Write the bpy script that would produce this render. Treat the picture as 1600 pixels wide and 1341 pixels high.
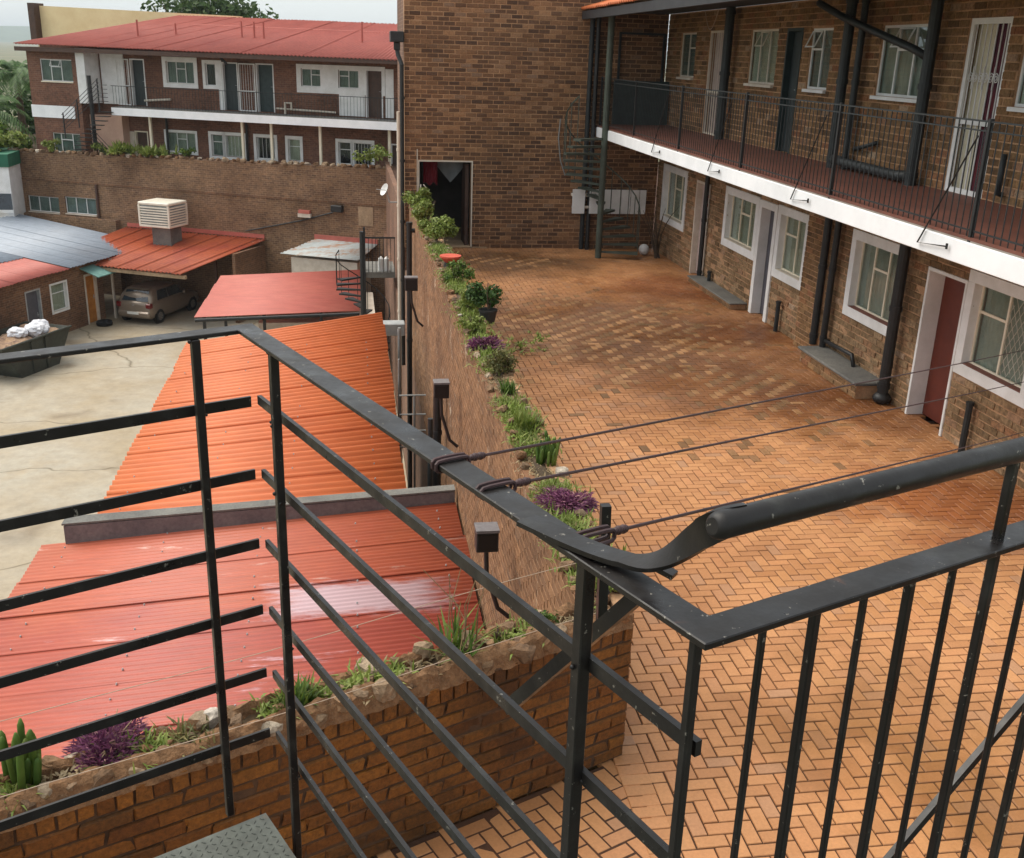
import bpy, bmesh, math, random
from mathutils import Vector, Matrix, noise

# ------------------------------------------------------------------ camera, sky, sun, exposure
scn = bpy.context.scene
for o in list(bpy.data.objects):
    bpy.data.objects.remove(o)
CAM = Vector((0.0, 0.0, 4.45))
RGT = Vector((0.98835248, -0.1491402, 0.03027483))
UPV = Vector((0.02230698, 0.33876741, 0.94060568))
FWD = Vector((0.15053825, 0.92897462, -0.33814848))
cd = bpy.data.cameras.new('camera')
cam = bpy.data.objects.new('camera', cd)
scn.collection.objects.link(cam)
cam.matrix_world = Matrix(((RGT.x, UPV.x, -FWD.x, CAM.x), (RGT.y, UPV.y, -FWD.y, CAM.y),
                           (RGT.z, UPV.z, -FWD.z, CAM.z), (0, 0, 0, 1)))
cd.sensor_width = 36.0
cd.lens = 36.0 * 1630.79 / 1600.0
cd.clip_start = 0.05
cd.clip_end = 12000
scn.camera = cam

SUN_EL, SUN_AZ = math.radians(58), math.radians(302)      # azimuth measured clockwise from +Y
w = bpy.data.worlds.new('World')
scn.world = w
w.use_nodes = True
nt = w.node_tree
bg = nt.nodes['Background']
sky = nt.nodes.new('ShaderNodeTexSky')
sky.sky_type = 'NISHITA'
sky.sun_disc = False
sky.sun_elevation = SUN_EL
sky.sun_rotation = SUN_AZ
sky.air_density = 1.0
sky.dust_density = 2.0
sky.ozone_density = 1.0
hs = nt.nodes.new('ShaderNodeHueSaturation')
hs.inputs['Saturation'].default_value = 0.6
nt.links.new(sky.outputs[0], hs.inputs['Color'])
# an even sheet of thin cloud over the blue
tc = nt.nodes.new('ShaderNodeTexCoord')
cn = nt.nodes.new('ShaderNodeTexNoise')
cn.inputs['Scale'].default_value = 2.2
cn.inputs['Detail'].default_value = 5
nt.links.new(tc.outputs['Generated'], cn.inputs['Vector'])
cr = nt.nodes.new('ShaderNodeValToRGB')
cr.color_ramp.elements[0].position = 0.3; cr.color_ramp.elements[0].color = (3.05, 3.28, 3.32, 1)
cr.color_ramp.elements[1].position = 0.7; cr.color_ramp.elements[1].color = (3.75, 3.9, 3.86, 1)
nt.links.new(cn.outputs['Fac'], cr.inputs[0])
mxs = nt.nodes.new('ShaderNodeMix'); mxs.data_type = 'RGBA'
mxs.inputs['Factor'].default_value = 0.8
nt.links.new(hs.outputs[0], mxs.inputs['A']); nt.links.new(cr.outputs[0], mxs.inputs['B'])
nt.links.new(mxs.outputs['Result'], bg.inputs['Color'])
bg.inputs['Strength'].default_value = 0.1
sd = bpy.data.lights.new('sun', 'SUN')
sd.energy = 1.5
sd.angle = math.radians(55)
sd.color = (1.0, 0.93, 0.82)
sun = bpy.data.objects.new('sun', sd)
scn.collection.objects.link(sun)
sv = Vector((math.sin(SUN_AZ) * math.cos(SUN_EL), math.cos(SUN_AZ) * math.cos(SUN_EL), math.sin(SUN_EL)))
sun.rotation_euler = sv.to_track_quat('Z', 'Y').to_euler()
sun.location = (0, 0, 60)
scn.view_settings.view_transform = 'Standard'
scn.view_settings.look = 'None'
scn.view_settings.exposure = 1.45
scn.view_settings.gamma = 1.0
scn.view_settings.use_curve_mapping = False

# ------------------------------------------------------------------ helpers
rnd = random.Random(7)
COL = scn.collection
PI = math.pi


def S(r, g, b):
    f = lambda c: ((c / 255.0) / 12.92 if c / 255.0 <= 0.04045 else ((c / 255.0 + 0.055) / 1.055) ** 2.4)
    return (f(r), f(g), f(b))


def project(p):
    v = Vector(p) - CAM
    z = v.dot(FWD)
    if z < 0.05:
        return (-9999, -9999, z)
    return (800 + 1630.79 * v.dot(RGT) / z, 670.5 - 1630.79 * v.dot(UPV) / z, z)


def inframe(p, m=15):
    x, y, z = project(p)
    return z > 0.05 and -m < x < 1600 + m and -m < y < 1341 + m


def link(o, parent=None):
    COL.objects.link(o)
    if parent is not None:
        o.parent = parent
        if parent.type == 'EMPTY':
            o.matrix_parent_inverse = Matrix.LocRotScale(parent.location, parent.rotation_euler, None).inverted()
    return o


def tag(o, label=None, cat=None, group=None, kind=None):
    if label: o['label'] = label
    if cat: o['category'] = cat
    if group: o['group'] = group
    if kind: o['kind'] = kind
    return o


def thing(name, label, cat, loc=(0, 0, 0), group=None):
    o = bpy.data.objects.new(name, None)
    o.empty_display_size = 0.2
    o.location = loc
    COL.objects.link(o)
    return tag(o, label, cat, group)


class MB:
    """collects shapes; T maps local (a, b, c) to world"""
    def __init__(s, T=None):
        s.v = []; s.f = []; s.T = T

    def add(s, vs, fs):
        n = len(s.v)
        if s.T:
            vs = [s.T(*p) for p in vs]
        s.v.extend([tuple(p) for p in vs])
        s.f.extend([tuple(i + n for i in f) for f in fs])
        return s

    def box(s, a0, a1, b0, b1, c0, c1):
        if a0 > a1: a0, a1 = a1, a0
        if b0 > b1: b0, b1 = b1, b0
        if c0 > c1: c0, c1 = c1, c0
        vs = [(a0, b0, c0), (a1, b0, c0), (a1, b1, c0), (a0, b1, c0), (a0, b0, c1), (a1, b0, c1), (a1, b1, c1), (a0, b1, c1)]
        return s.add(vs, [(0, 3, 2, 1), (4, 5, 6, 7), (0, 1, 5, 4), (1, 2, 6, 5), (2, 3, 7, 6), (3, 0, 4, 7)])

    def ring(s, a0, a1, c0, c1, wd, b0, b1, bottom=True):
        s.box(a0, a1, b0, b1, c1 - wd, c1)
        lo = c0 + wd if bottom else c0
        s.box(a0, a0 + wd, b0, b1, lo, c1 - wd)
        s.box(a1 - wd, a1, b0, b1, lo, c1 - wd)
        if bottom:
            s.box(a0, a1, b0, b1, c0, c0 + wd)
        return s

    def bar(s, p, q, w_, h_, up=(0, 0, 1)):
        p = Vector(p); q = Vector(q)
        d = (q - p).normalized()
        up = Vector(up)
        if abs(d.dot(up)) > 0.99: up = Vector((0, 1, 0))
        x = d.cross(up).normalized() * (w_ / 2)
        y = x.cross(d).normalized() * (h_ / 2)
        vs = [p - x - y, p + x - y, p + x + y, p - x + y, q - x - y, q + x - y, q + x + y, q - x + y]
        return s.add([tuple(v) for v in vs], [(0, 3, 2, 1), (4, 5, 6, 7), (0, 1, 5, 4), (1, 2, 6, 5), (2, 3, 7, 6), (3, 0, 4, 7)])

    def tube(s, pts, r, n=8, r2=None):
        pts = [Vector(p) for p in pts]
        k = len(pts)
        vs = []
        prev = None
        for i, p in enumerate(pts):
            d = (pts[min(i + 1, k - 1)] - pts[max(i - 1, 0)]).normalized()
            if prev is None:
                up = Vector((0, 0, 1)) if abs(d.z) < 0.9 else Vector((1, 0, 0))
                x = d.cross(up).normalized()
            else:
                x = (prev - d * prev.dot(d)).normalized()
            prev = x
            y = d.cross(x)
            rr = r if r2 is None else r + (r2 - r) * i / max(1, k - 1)
            if isinstance(r, (list, tuple)): rr = r[i]
            for j in range(n):
                a = 2 * PI * j / n
                vs.append(tuple(p + x * (math.cos(a) * rr) + y * (math.sin(a) * rr)))
        fs = []
        for i in range(k - 1):
            for j in range(n):
                j2 = (j + 1) % n
                fs.append((i * n + j, i * n + j2, (i + 1) * n + j2, (i + 1) * n + j))
        fs.append(tuple(range(n))[::-1])
        fs.append(tuple((k - 1) * n + j for j in range(n)))
        return s.add(vs, fs)

    def cyl(s, c, r, z0, z1, n=16, r2=None):
        r2 = r if r2 is None else r2
        vs = [(c[0] + r * math.cos(2 * PI * j / n), c[1] + r * math.sin(2 * PI * j / n), z0) for j in range(n)]
        vs += [(c[0] + r2 * math.cos(2 * PI * j / n), c[1] + r2 * math.sin(2 * PI * j / n), z1) for j in range(n)]
        fs = [(j, (j + 1) % n, n + (j + 1) % n, n + j) for j in range(n)]
        fs += [tuple(range(n))[::-1], tuple(range(n, 2 * n))]
        return s.add(vs, fs)

    def prism(s, poly, z0, z1):
        n = len(poly)
        vs = [(p[0], p[1], z0) for p in poly] + [(p[0], p[1], z1) for p in poly]
        fs = [(j, (j + 1) % n, n + (j + 1) % n, n + j) for j in range(n)]
        fs += [tuple(range(n))[::-1], tuple(range(n, 2 * n))]
        return s.add(vs, fs)

    def ball(s, c, r, n=10, m=7, sc=(1, 1, 1)):
        vs = [(c[0], c[1], c[2] - r * sc[2])]
        for i in range(1, m):
            t = PI * i / m
            for j in range(n):
                a = 2 * PI * j / n
                vs.append((c[0] + r * sc[0] * math.sin(t) * math.cos(a), c[1] + r * sc[1] * math.sin(t) * math.sin(a), c[2] - r * sc[2] * math.cos(t)))
        vs.append((c[0], c[1], c[2] + r * sc[2]))
        fs = []
        for j in range(n):
            fs.append((0, 1 + (j + 1) % n, 1 + j))
        for i in range(m - 2):
            for j in range(n):
                a = 1 + i * n + j; b = 1 + i * n + (j + 1) % n
                fs.append((a, b, b + n, a + n))
        e = len(vs) - 1
        for j in range(n):
            fs.append((e, 1 + (m - 2) * n + j, 1 + (m - 2) * n + (j + 1) % n))
        return s.add(vs, fs)

    def mesh(s, name, mat, smooth=False, recalc=True, bevel=0.0):
        me = bpy.data.meshes.new(name)
        me.from_pydata(s.v, [], s.f)
        if recalc or bevel:
            bm = bmesh.new(); bm.from_mesh(me)
            if recalc: bmesh.ops.recalc_face_normals(bm, faces=bm.faces)
            if bevel:
                bmesh.ops.bevel(bm, geom=[e for e in bm.edges if e.calc_face_angle(0) > 0.6], offset=bevel, segments=1, affect='EDGES', profile=0.5)
            bm.to_mesh(me); bm.free()
        if smooth == 'auto':
            me.polygons.foreach_set('use_smooth', [True] * len(me.polygons))
            me.set_sharp_from_angle(angle=math.radians(38))
        elif smooth == 'side':
            me.polygons.foreach_set('use_smooth', [len(p.vertices) == 4 for p in me.polygons])
        elif smooth:
            me.polygons.foreach_set('use_smooth', [True] * len(me.polygons))
        me.materials.append(mat)
        me.update()
        return me

    def build(s, name, mat, parent=None, smooth=False, recalc=True, bevel=0.0, label=None, kind=None):
        me = s.mesh(name, mat, smooth, recalc, bevel)
        o = bpy.data.objects.new(name, me)
        link(o, parent)
        if label: o['label'] = label
        if kind: o['kind'] = kind
        return o


# ------------------------------------------------------------------ materials
MATS = {}


def newmat(name):
    m = bpy.data.materials.new(name)
    m.use_nodes = True
    return m, m.node_tree, m.node_tree.nodes['Principled BSDF']


def nd(t, typ, **kw):
    n = t.nodes.new(typ)
    for k, v in kw.items(): setattr(n, k, v)
    return n


def ramp(t, stops):
    r = t.nodes.new('ShaderNodeValToRGB')
    e = r.color_ramp.elements
    while len(e) < len(stops): e.new(0.5)
    for x, (p, c) in zip(e, stops):
        x.position = p
        x.color = (c[0], c[1], c[2], 1)
    return r


def mixc(t, a, b, fac, mode='MIX'):
    n = t.nodes.new('ShaderNodeMix')
    n.data_type = 'RGBA'; n.blend_type = mode
    for s_, v in ((n.inputs['Factor'], fac), (n.inputs['A'], a), (n.inputs['B'], b)):
        if hasattr(v, 'default_value') or hasattr(v, 'links'):
            t.links.new(v, s_)
        elif isinstance(v, (int, float)):
            s_.default_value = v
        else:
            s_.default_value = (v[0], v[1], v[2], 1)
    return n.outputs['Result']


def noise_tex(t, scale, detail=4, rough=0.6, vec=None, dist=0.0):
    n = t.nodes.new('ShaderNodeTexNoise')
    n.inputs['Scale'].default_value = scale
    n.inputs['Detail'].default_value = detail
    n.inputs['Roughness'].default_value = rough
    n.inputs['Distortion'].default_value = dist
    if vec is None:
        g = t.nodes.new('ShaderNodeNewGeometry')
        vec = g.outputs['Position']
    t.links.new(vec, n.inputs['Vector'])
    return n.outputs['Fac']


def bump(t, bsdf, h, strength=0.3, dist=0.01):
    b = t.nodes.new('ShaderNodeBump')
    b.inputs['Strength'].default_value = strength
    b.inputs['Distance'].default_value = dist
    t.links.new(h, b.inputs['Height'])
    t.links.new(b.outputs[0], bsdf.inputs['Normal'])


def plain(name, c1, c2=None, scale=3.0, rough=0.7, metal=0.0, bscale=40, bstr=0.15, bdist=0.004, c3=None, spec=0.5, fine=None):
    m, t, b = newmat(name)
    c2 = c2 or tuple(x * 0.75 for x in c1)
    f = noise_tex(t, scale, 5, 0.65)
    r = ramp(t, [(0.35, c1), (0.65, c2)] + ([(0.85, c3)] if c3 else []))
    t.links.new(f, r.inputs[0])
    col = r.outputs[0]
    if fine:
        f2 = noise_tex(t, fine, 3, 0.7)
        r2 = ramp(t, [(0.3, (0.75, 0.75, 0.75)), (0.7, (1.15, 1.15, 1.15))])
        t.links.new(f2, r2.inputs[0])
        col = mixc(t, col, r2.outputs[0], 1.0, 'MULTIPLY')
    t.links.new(col, b.inputs['Base Color'])
    b.inputs['Roughness'].default_value = rough
    b.inputs['Metallic'].default_value = metal
    b.inputs['Specular IOR Level'].default_value = spec
    if bstr:
        bump(t, b, noise_tex(t, bscale, 4, 0.6), bstr, bdist)
    MATS[name] = m
    return m


def piece_rand(t):
    g = t.nodes.new('ShaderNodeNewGeometry')
    oi = t.nodes.new('ShaderNodeObjectInfo')
    a = nd(t, 'ShaderNodeMath', operation='ADD')
    t.links.new(g.outputs['Random Per Island'], a.inputs[0])
    t.links.new(oi.outputs['Random'], a.inputs[1])
    f = nd(t, 'ShaderNodeMath', operation='FRACT')
    t.links.new(a.outputs[0], f.inputs[0])
    return f.outputs[0]


def pieces(name, stops, grime=(0.55, 0.5, 0.45), gscale=0.9, glo=0.45, ghi=0.7, rough=0.85, fine=60, fstr=0.35, bscale=90, bstr=0.5, bdist=0.004, spec=0.4, roughvar=None, stains=None, pale=None):
    """material for bricks / pavers / stones: colour per piece, weathering over all"""
    m, t, b = newmat(name)
    r = ramp(t, stops)
    t.links.new(piece_rand(t), r.inputs[0])
    f2 = noise_tex(t, fine, 4, 0.7)
    r2 = ramp(t, [(0.3, (1 - fstr,) * 3), (0.72, (1 + fstr * 0.5,) * 3)])
    t.links.new(f2, r2.inputs[0])
    col = mixc(t, r.outputs[0], r2.outputs[0], 1.0, 'MULTIPLY')
    g = noise_tex(t, gscale, 5, 0.6, dist=0.4)
    rg = ramp(t, [(glo, (1, 1, 1)), (ghi, grime)])
    t.links.new(g, rg.inputs[0])
    col = mixc(t, col, rg.outputs[0], 1.0, 'MULTIPLY')
    if stains:
        for (cx, cy, rad, c, amt) in stains:
            geo = t.nodes.new('ShaderNodeNewGeometry')
            vd = nd(t, 'ShaderNodeVectorMath', operation='DISTANCE')
            nz = t.nodes.new('ShaderNodeTexNoise')
            nz.inputs['Scale'].default_value = 1.3
            nz.inputs['Detail'].default_value = 5
            t.links.new(geo.outputs['Position'], nz.inputs['Vector'])
            ad = nd(t, 'ShaderNodeVectorMath', operation='MULTIPLY_ADD')
            ad.inputs[1].default_value = (3.0, 3.0, 0)
            t.links.new(nz.outputs['Color'], ad.inputs[0])
            t.links.new(geo.outputs['Position'], ad.inputs[2])
            t.links.new(ad.outputs[0], vd.inputs[0])
            vd.inputs[1].default_value = (cx + 1.5, cy + 1.5, 0)
            mr = nd(t, 'ShaderNodeMapRange')
            mr.inputs['From Min'].default_value = rad * 0.35
            mr.inputs['From Max'].default_value = rad
            mr.inputs['To Min'].default_value = amt
            mr.inputs['To Max'].default_value = 0
            t.links.new(vd.outputs['Value'], mr.inputs['Value'])
            col = mixc(t, col, c, mr.outputs[0], 'MULTIPLY')
    if pale:
        pn = noise_tex(t, pale[1], 6, 0.7, dist=0.5)
        rp = ramp(t, [(pale[2], (0, 0, 0)), (pale[3], (1, 1, 1))])
        t.links.new(pn, rp.inputs[0])
        col = mixc(t, col, pale[0], rp.outputs[0])
    t.links.new(col, b.inputs['Base Color'])
    b.inputs['Roughness'].default_value = rough
    b.inputs['Specular IOR Level'].default_value = spec
    if roughvar:
        rv = noise_tex(t, 0.7, 4, 0.6)
        mr = nd(t, 'ShaderNodeMapRange')
        mr.inputs['From Min'].default_value = 0.35
        mr.inputs['From Max'].default_value = 0.65
        mr.inputs['To Min'].default_value = roughvar[0]
        mr.inputs['To Max'].default_value = roughvar[1]
        t.links.new(rv, mr.inputs['Value'])
        t.links.new(mr.outputs[0], b.inputs['Roughness'])
    bump(t, b, noise_tex(t, bscale, 5, 0.7), bstr, bdist)
    MATS[name] = m
    return m


def brick_tex(name, c1, c2, mortar, rot=0.0, rough=0.9, grime=(0.6, 0.55, 0.5)):
    """brickwork too far away to tell the pieces apart"""
    m, t, b = newmat(name)
    g = t.nodes.new('ShaderNodeNewGeometry')
    mp = nd(t, 'ShaderNodeMapping', vector_type='POINT')
    mp.inputs['Rotation'].default_value = (0, 0, rot)
    t.links.new(g.outputs['Position'], mp.inputs['Vector'])
    sp = t.nodes.new('ShaderNodeSeparateXYZ')
    t.links.new(mp.outputs[0], sp.inputs[0])
    ad = nd(t, 'ShaderNodeMath', operation='ADD')
    t.links.new(sp.outputs[0], ad.inputs[0]); t.links.new(sp.outputs[1], ad.inputs[1])
    cb = t.nodes.new('ShaderNodeCombineXYZ')
    t.links.new(ad.outputs[0], cb.inputs[0]); t.links.new(sp.outputs[2], cb.inputs[1])
    br = t.nodes.new('ShaderNodeTexBrick')
    br.inputs['Scale'].default_value = 1.0
    br.inputs['Brick Width'].default_value = 0.232
    br.inputs['Row Height'].default_value = 0.085
    br.inputs['Mortar Size'].default_value = 0.008
    br.inputs['Color1'].default_value = (*c1, 1)
    br.inputs['Color2'].default_value = (*c2, 1)
    br.inputs['Mortar'].default_value = (*mortar, 1)
    t.links.new(cb.outputs[0], br.inputs['Vector'])
    gr = noise_tex(t, 0.5, 6, 0.65)
    rg = ramp(t, [(0.4, (1.1, 1.1, 1.1)), (0.68, grime)])
    t.links.new(gr, rg.inputs[0])
    f2 = noise_tex(t, 9, 4, 0.8)
    r2 = ramp(t, [(0.3, (0.6, 0.6, 0.6)), (0.7, (1.25, 1.2, 1.15))])
    t.links.new(f2, r2.inputs[0])
    col = mixc(t, mixc(t, br.outputs['Color'], rg.outputs[0], 1.0, 'MULTIPLY'), r2.outputs[0], 1.0, 'MULTIPLY')
    t.links.new(col, b.inputs['Base Color'])
    b.inputs['Roughness'].default_value = rough
    bump(t, b, br.outputs['Fac'], -0.6, 0.01)
    MATS[name] = m
    return m


def glass(name, tint=(0.8, 0.85, 0.85)):
    m, t, b = newmat(name)
    t.nodes.remove(b)
    out = t.nodes['Material Output']
    tr = t.nodes.new('ShaderNodeBsdfTransparent'); tr.inputs[0].default_value = (*tint, 1)
    gl = t.nodes.new('ShaderNodeBsdfGlossy'); gl.inputs['Roughness'].default_value = 0.03
    gl.inputs['Color'].default_value = (0.9, 0.95, 1, 1)
    lw = t.nodes.new('ShaderNodeLayerWeight'); lw.inputs[0].default_value = 0.5
    pw = nd(t, 'ShaderNodeMath', operation='POWER'); pw.inputs[1].default_value = 3.5
    t.links.new(lw.outputs['Facing'], pw.inputs[0])
    fr = nd(t, 'ShaderNodeMath', operation='MULTIPLY_ADD'); fr.inputs[1].default_value = 0.55; fr.inputs[2].default_value = 0.035
    t.links.new(pw.outputs[0], fr.inputs[0])
    mx = t.nodes.new('ShaderNodeMixShader')
    t.links.new(fr.outputs[0], mx.inputs[0]); t.links.new(tr.outputs[0], mx.inputs[1]); t.links.new(gl.outputs[0], mx.inputs[2])
    t.links.new(mx.outputs[0], out.inputs[0])
    MATS[name] = m
    return m


def leaf(name, stops, rough=0.55, trans=0.25):
    m, t, b = newmat(name)
    r = ramp(t, stops)
    t.links.new(piece_rand(t), r.inputs[0])
    f2 = noise_tex(t, 6, 3, 0.6)
    r2 = ramp(t, [(0.35, (0.65,) * 3), (0.65, (1.2,) * 3)])
    t.links.new(f2, r2.inputs[0])
    col = mixc(t, r.outputs[0], r2.outputs[0], 1.0, 'MULTIPLY')
    t.links.new(col, b.inputs['Base Color'])
    b.inputs['Roughness'].default_value = rough
    b.inputs['Specular IOR Level'].default_value = 0.3
    tl = t.nodes.new('ShaderNodeBsdfTranslucent')
    t.links.new(col, tl.inputs[0])
    mx = t.nodes.new('ShaderNodeMixShader'); mx.inputs[0].default_value = trans
    t.links.new(b.outputs[0], mx.inputs[1]); t.links.new(tl.outputs[0], mx.inputs[2])
    t.links.new(mx.outputs[0], t.nodes['Material Output'].inputs[0])
    MATS[name] = m
    return m


def roofmat(name, c1, c2, c3, scale=0.5, rough=0.6, worn=None, wornlo=0.6, wornhi=0.66, stretch=(0.25, 1.6, 1)):
    m, t, b = newmat(name)
    g = t.nodes.new('ShaderNodeNewGeometry')
    mp = nd(t, 'ShaderNodeMapping', vector_type='POINT')
    mp.inputs['Scale'].default_value = stretch
    t.links.new(g.outputs['Position'], mp.inputs['Vector'])
    f = noise_tex(t, scale, 6, 0.6)
    r = ramp(t, [(0.3, c1), (0.5, c2), (0.72, c3)])
    t.links.new(f, r.inputs[0])
    f2 = noise_tex(t, 5, 5, 0.7, vec=mp.outputs[0])
    r2 = ramp(t, [(0.35, (0.88,) * 3), (0.65, (1.08,) * 3)])
    t.links.new(f2, r2.inputs[0])
    col = mixc(t, r.outputs[0], r2.outputs[0], 1.0, 'MULTIPLY')
    if worn:
        wv = noise_tex(t, 1.7, 7, 0.72, vec=mp.outputs[0])
        rw = ramp(t, [(wornlo, (0, 0, 0)), (wornhi, (1, 1, 1))])
        t.links.new(wv, rw.inputs[0])
        col = mixc(t, col, worn, rw.outputs[0])
    t.links.new(col, b.inputs['Base Color'])
    b.inputs['Roughness'].default_value = rough
    bump(t, b, noise_tex(t, 25, 4, 0.6), 0.15, 0.004)
    MATS[name] = m
    return m


# metal, paint, plaster


def worn_steel(name):
    """dark gloss paint over steel: dull and glossy areas, chips, a little rust"""
    m, t, b = newmat(name)
    r = ramp(t, [(0.32, S(17, 14, 14)), (0.55, S(26, 23, 22)), (0.75, S(48, 48, 45))])
    t.links.new(noise_tex(t, 11, 5, 0.7), r.inputs[0])
    chip = ramp(t, [(0.665, (0, 0, 0)), (0.69, (1, 1, 1))])
    t.links.new(noise_tex(t, 75, 3, 0.75), chip.inputs[0])
    col = mixc(t, r.outputs[0], S(112, 108, 100), chip.outputs[0])
    rust = ramp(t, [(0.64, (0, 0, 0)), (0.74, (0.8, 0.8, 0.8))])
    t.links.new(noise_tex(t, 26, 6, 0.75, dist=0.8), rust.inputs[0])
    col = mixc(t, col, S(78, 48, 32), rust.outputs[0])
    t.links.new(col, b.inputs['Base Color'])
    mr = nd(t, 'ShaderNodeMapRange')
    mr.inputs['From Min'].default_value = 0.35; mr.inputs['From Max'].default_value = 0.65
    mr.inputs['To Min'].default_value = 0.27; mr.inputs['To Max'].default_value = 0.55
    t.links.new(noise_tex(t, 18, 4, 0.6), mr.inputs['Value'])
    t.links.new(mr.outputs[0], b.inputs['Roughness'])
    b.inputs['Specular IOR Level'].default_value = 0.42
    bump(t, b, noise_tex(t, 55, 5, 0.65), 0.22, 0.002)
    MATS[name] = m


worn_steel('rail_paint')
plain('black_paint', S(34, 35, 36), S(24, 24, 26), 10, 0.5, 0, 90, 0.2, 0.002)
plain('teal_paint', S(46, 62, 62), S(34, 48, 50), 6, 0.55)
plain('stair_green', S(74, 84, 74), S(58, 62, 54), 3, 0.6, c3=S(92, 70, 54))
plain('post_paint', S(38, 44, 46), S(28, 32, 34), 5, 0.55)
plain('white_paint', S(232, 232, 232), S(214, 214, 212), 2.5, 0.6, bscale=30, bstr=0.1)
plain('fascia_white', S(240, 241, 244), S(225, 227, 230), 1.5, 0.6, bscale=25, bstr=0.1, c3=S(205, 205, 203))
plain('cream_paint', S(236, 226, 204), S(224, 212, 188), 3, 0.6)
plain('old_white', S(214, 204, 190), S(196, 184, 168), 4, 0.65)
plain('grey_door', S(92, 90, 98), S(78, 78, 86), 3, 0.6)
plain('red_door', S(106, 44, 27), S(92, 36, 22), 4, 0.55)
plain('pale_door', S(190, 172, 166), S(176, 158, 154), 4, 0.6)
plain('dark_door', S(44, 54, 56), S(34, 42, 44), 3, 0.55)
plain('brown_door', S(82, 58, 46), S(66, 46, 38), 5, 0.6)
plain('orange_door', S(196, 132, 58), S(172, 108, 44), 6, 0.5)
plain('purple_cloth', S(60, 34, 56), S(104, 30, 36), 1.6, 0.9, bstr=0.05)
plain('red_floor', S(112, 66, 52), S(92, 54, 44), 2, 0.6, c3=S(120, 78, 64))
plain('sill_red', S(132, 84, 72), S(112, 68, 58), 4, 0.7)
plain('slab_under', S(190, 180, 168), S(170, 160, 148), 2, 0.85)
plain('eave_dark', S(52, 54, 58), S(40, 42, 46), 3, 0.6)
plain('mortar', S(188, 148, 112), S(156, 118, 86), 2.5, 0.95, bscale=80, bstr=0.5, fine=30)
plain('mortar_wall', S(124, 86, 57), S(104, 72, 48), 2.5, 0.95, bscale=80, bstr=0.5, fine=30)
plain('mortar_dark', S(82, 58, 38), S(60, 42, 28), 3, 0.95, bscale=80, bstr=0.5, fine=30)
plain('bedding', S(78, 47, 26), S(58, 35, 20), 1.5, 0.95, bscale=60, bstr=0.5, fine=25)
plain('soil', S(84, 66, 46), S(62, 50, 34), 6, 1.0, bscale=30, bstr=0.8, bdist=0.02, fine=40)
plain('rubble', S(140, 104, 72), S(104, 74, 48), 9, 0.95, bscale=45, bstr=0.9, bdist=0.02, c3=S(176, 150, 122), fine=35)
plain('interior_dark', S(88, 82, 78), S(70, 66, 62), 2, 0.9)
plain('wire', S(66, 40, 42), S(48, 30, 32), 20, 0.6, bstr=0)
plain('thin_wire', S(170, 150, 130), S(150, 130, 112), 20, 0.5, bstr=0)
plain('grey_plastic', S(150, 152, 150), S(130, 132, 130), 5, 0.55)
plain('concrete_grey', S(120, 118, 112), S(96, 95, 92), 2, 0.9, bscale=50, bstr=0.3, fine=30)
plain('flash_grey', S(118, 112, 112), S(98, 94, 96), 2, 0.75, bscale=40, bstr=0.2, fine=20)
plain('curtain', S(214, 208, 186), S(196, 188, 164), 2, 0.95, bstr=0)
plain('curtain_dark', S(138, 146, 136), S(112, 122, 114), 2, 0.95, bstr=0)
plain('curtain_green', S(190, 188, 170), S(160, 162, 148), 2, 0.95, bstr=0)
plain('room_dark', S(58, 56, 60), S(44, 42, 46), 2, 0.95, bstr=0)
plain('cooler_cream', S(232, 226, 210), S(218, 210, 194), 3, 0.55)
plain('zinc', S(170, 172, 172), S(146, 150, 152), 4, 0.5, 0.0)
plain('teal_awning', S(120, 160, 152), S(96, 136, 130), 3, 0.5)
plain('cream_wall', S(236, 214, 170), S(226, 200, 154), 1.2, 0.85, bstr=0.1)
plain('plaster_tan', S(176, 150, 120), S(150, 126, 100), 1.2, 0.9, fine=10)
plain('pink_plaster', S(206, 170, 150), S(190, 154, 136), 1.5, 0.9)
plain('skip_green', S(62, 66, 58), S(48, 50, 44), 2, 0.7, c3=S(84, 70, 56), fine=12)
plain('bag_white', S(226, 226, 230), S(196, 198, 206), 5, 0.6, bscale=12, bstr=0.6, bdist=0.03)
plain('rubbish', S(170, 140, 110), S(120, 96, 84), 6, 0.9, bscale=14, bstr=0.6, bdist=0.03)
plain('car_paint', S(136, 122, 108), S(126, 113, 100), 2, 0.28, 0.25, bstr=0, spec=0.6)
plain('car_black', S(18, 18, 20), S(14, 14, 16), 4, 0.45, bstr=0.05)
plain('tyre', S(26, 26, 27), S(20, 20, 21), 20, 0.85)
plain('rim', S(168, 166, 162), S(140, 138, 134), 10, 0.35, 0.6, bstr=0)
plain('tail_red', S(120, 34, 34), S(96, 24, 26), 8, 0.25, bstr=0)
plain('plate', S(225, 225, 220), S(210, 210, 206), 8, 0.5, bstr=0)
plain('car_glass', S(50, 58, 66), S(36, 42, 48), 3, 0.06, bstr=0, spec=0.9)
plain('terracotta', S(196, 86, 62), S(176, 70, 50), 6, 0.8)
plain('pot_black', S(40, 38, 36), S(30, 28, 28), 6, 0.7)
plain('bark', S(92, 76, 60), S(66, 54, 44), 8, 0.95, bscale=30, bstr=0.7)
plain('sign_white', S(226, 222, 216), S(214, 210, 204), 3, 0.6, bstr=0)
plain('sign_red', S(186, 62, 56), S(170, 50, 46), 3, 0.6, bstr=0)
plain('sign_blue', S(92, 100, 150), S(80, 88, 136), 3, 0.6, bstr=0)
plain('cloth_red', S(128, 30, 44), S(104, 22, 34), 3, 0.95, bstr=0.1)
plain('cloth_grey', S(140, 146, 150), S(122, 128, 132), 3, 0.95, bstr=0.1)
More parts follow.
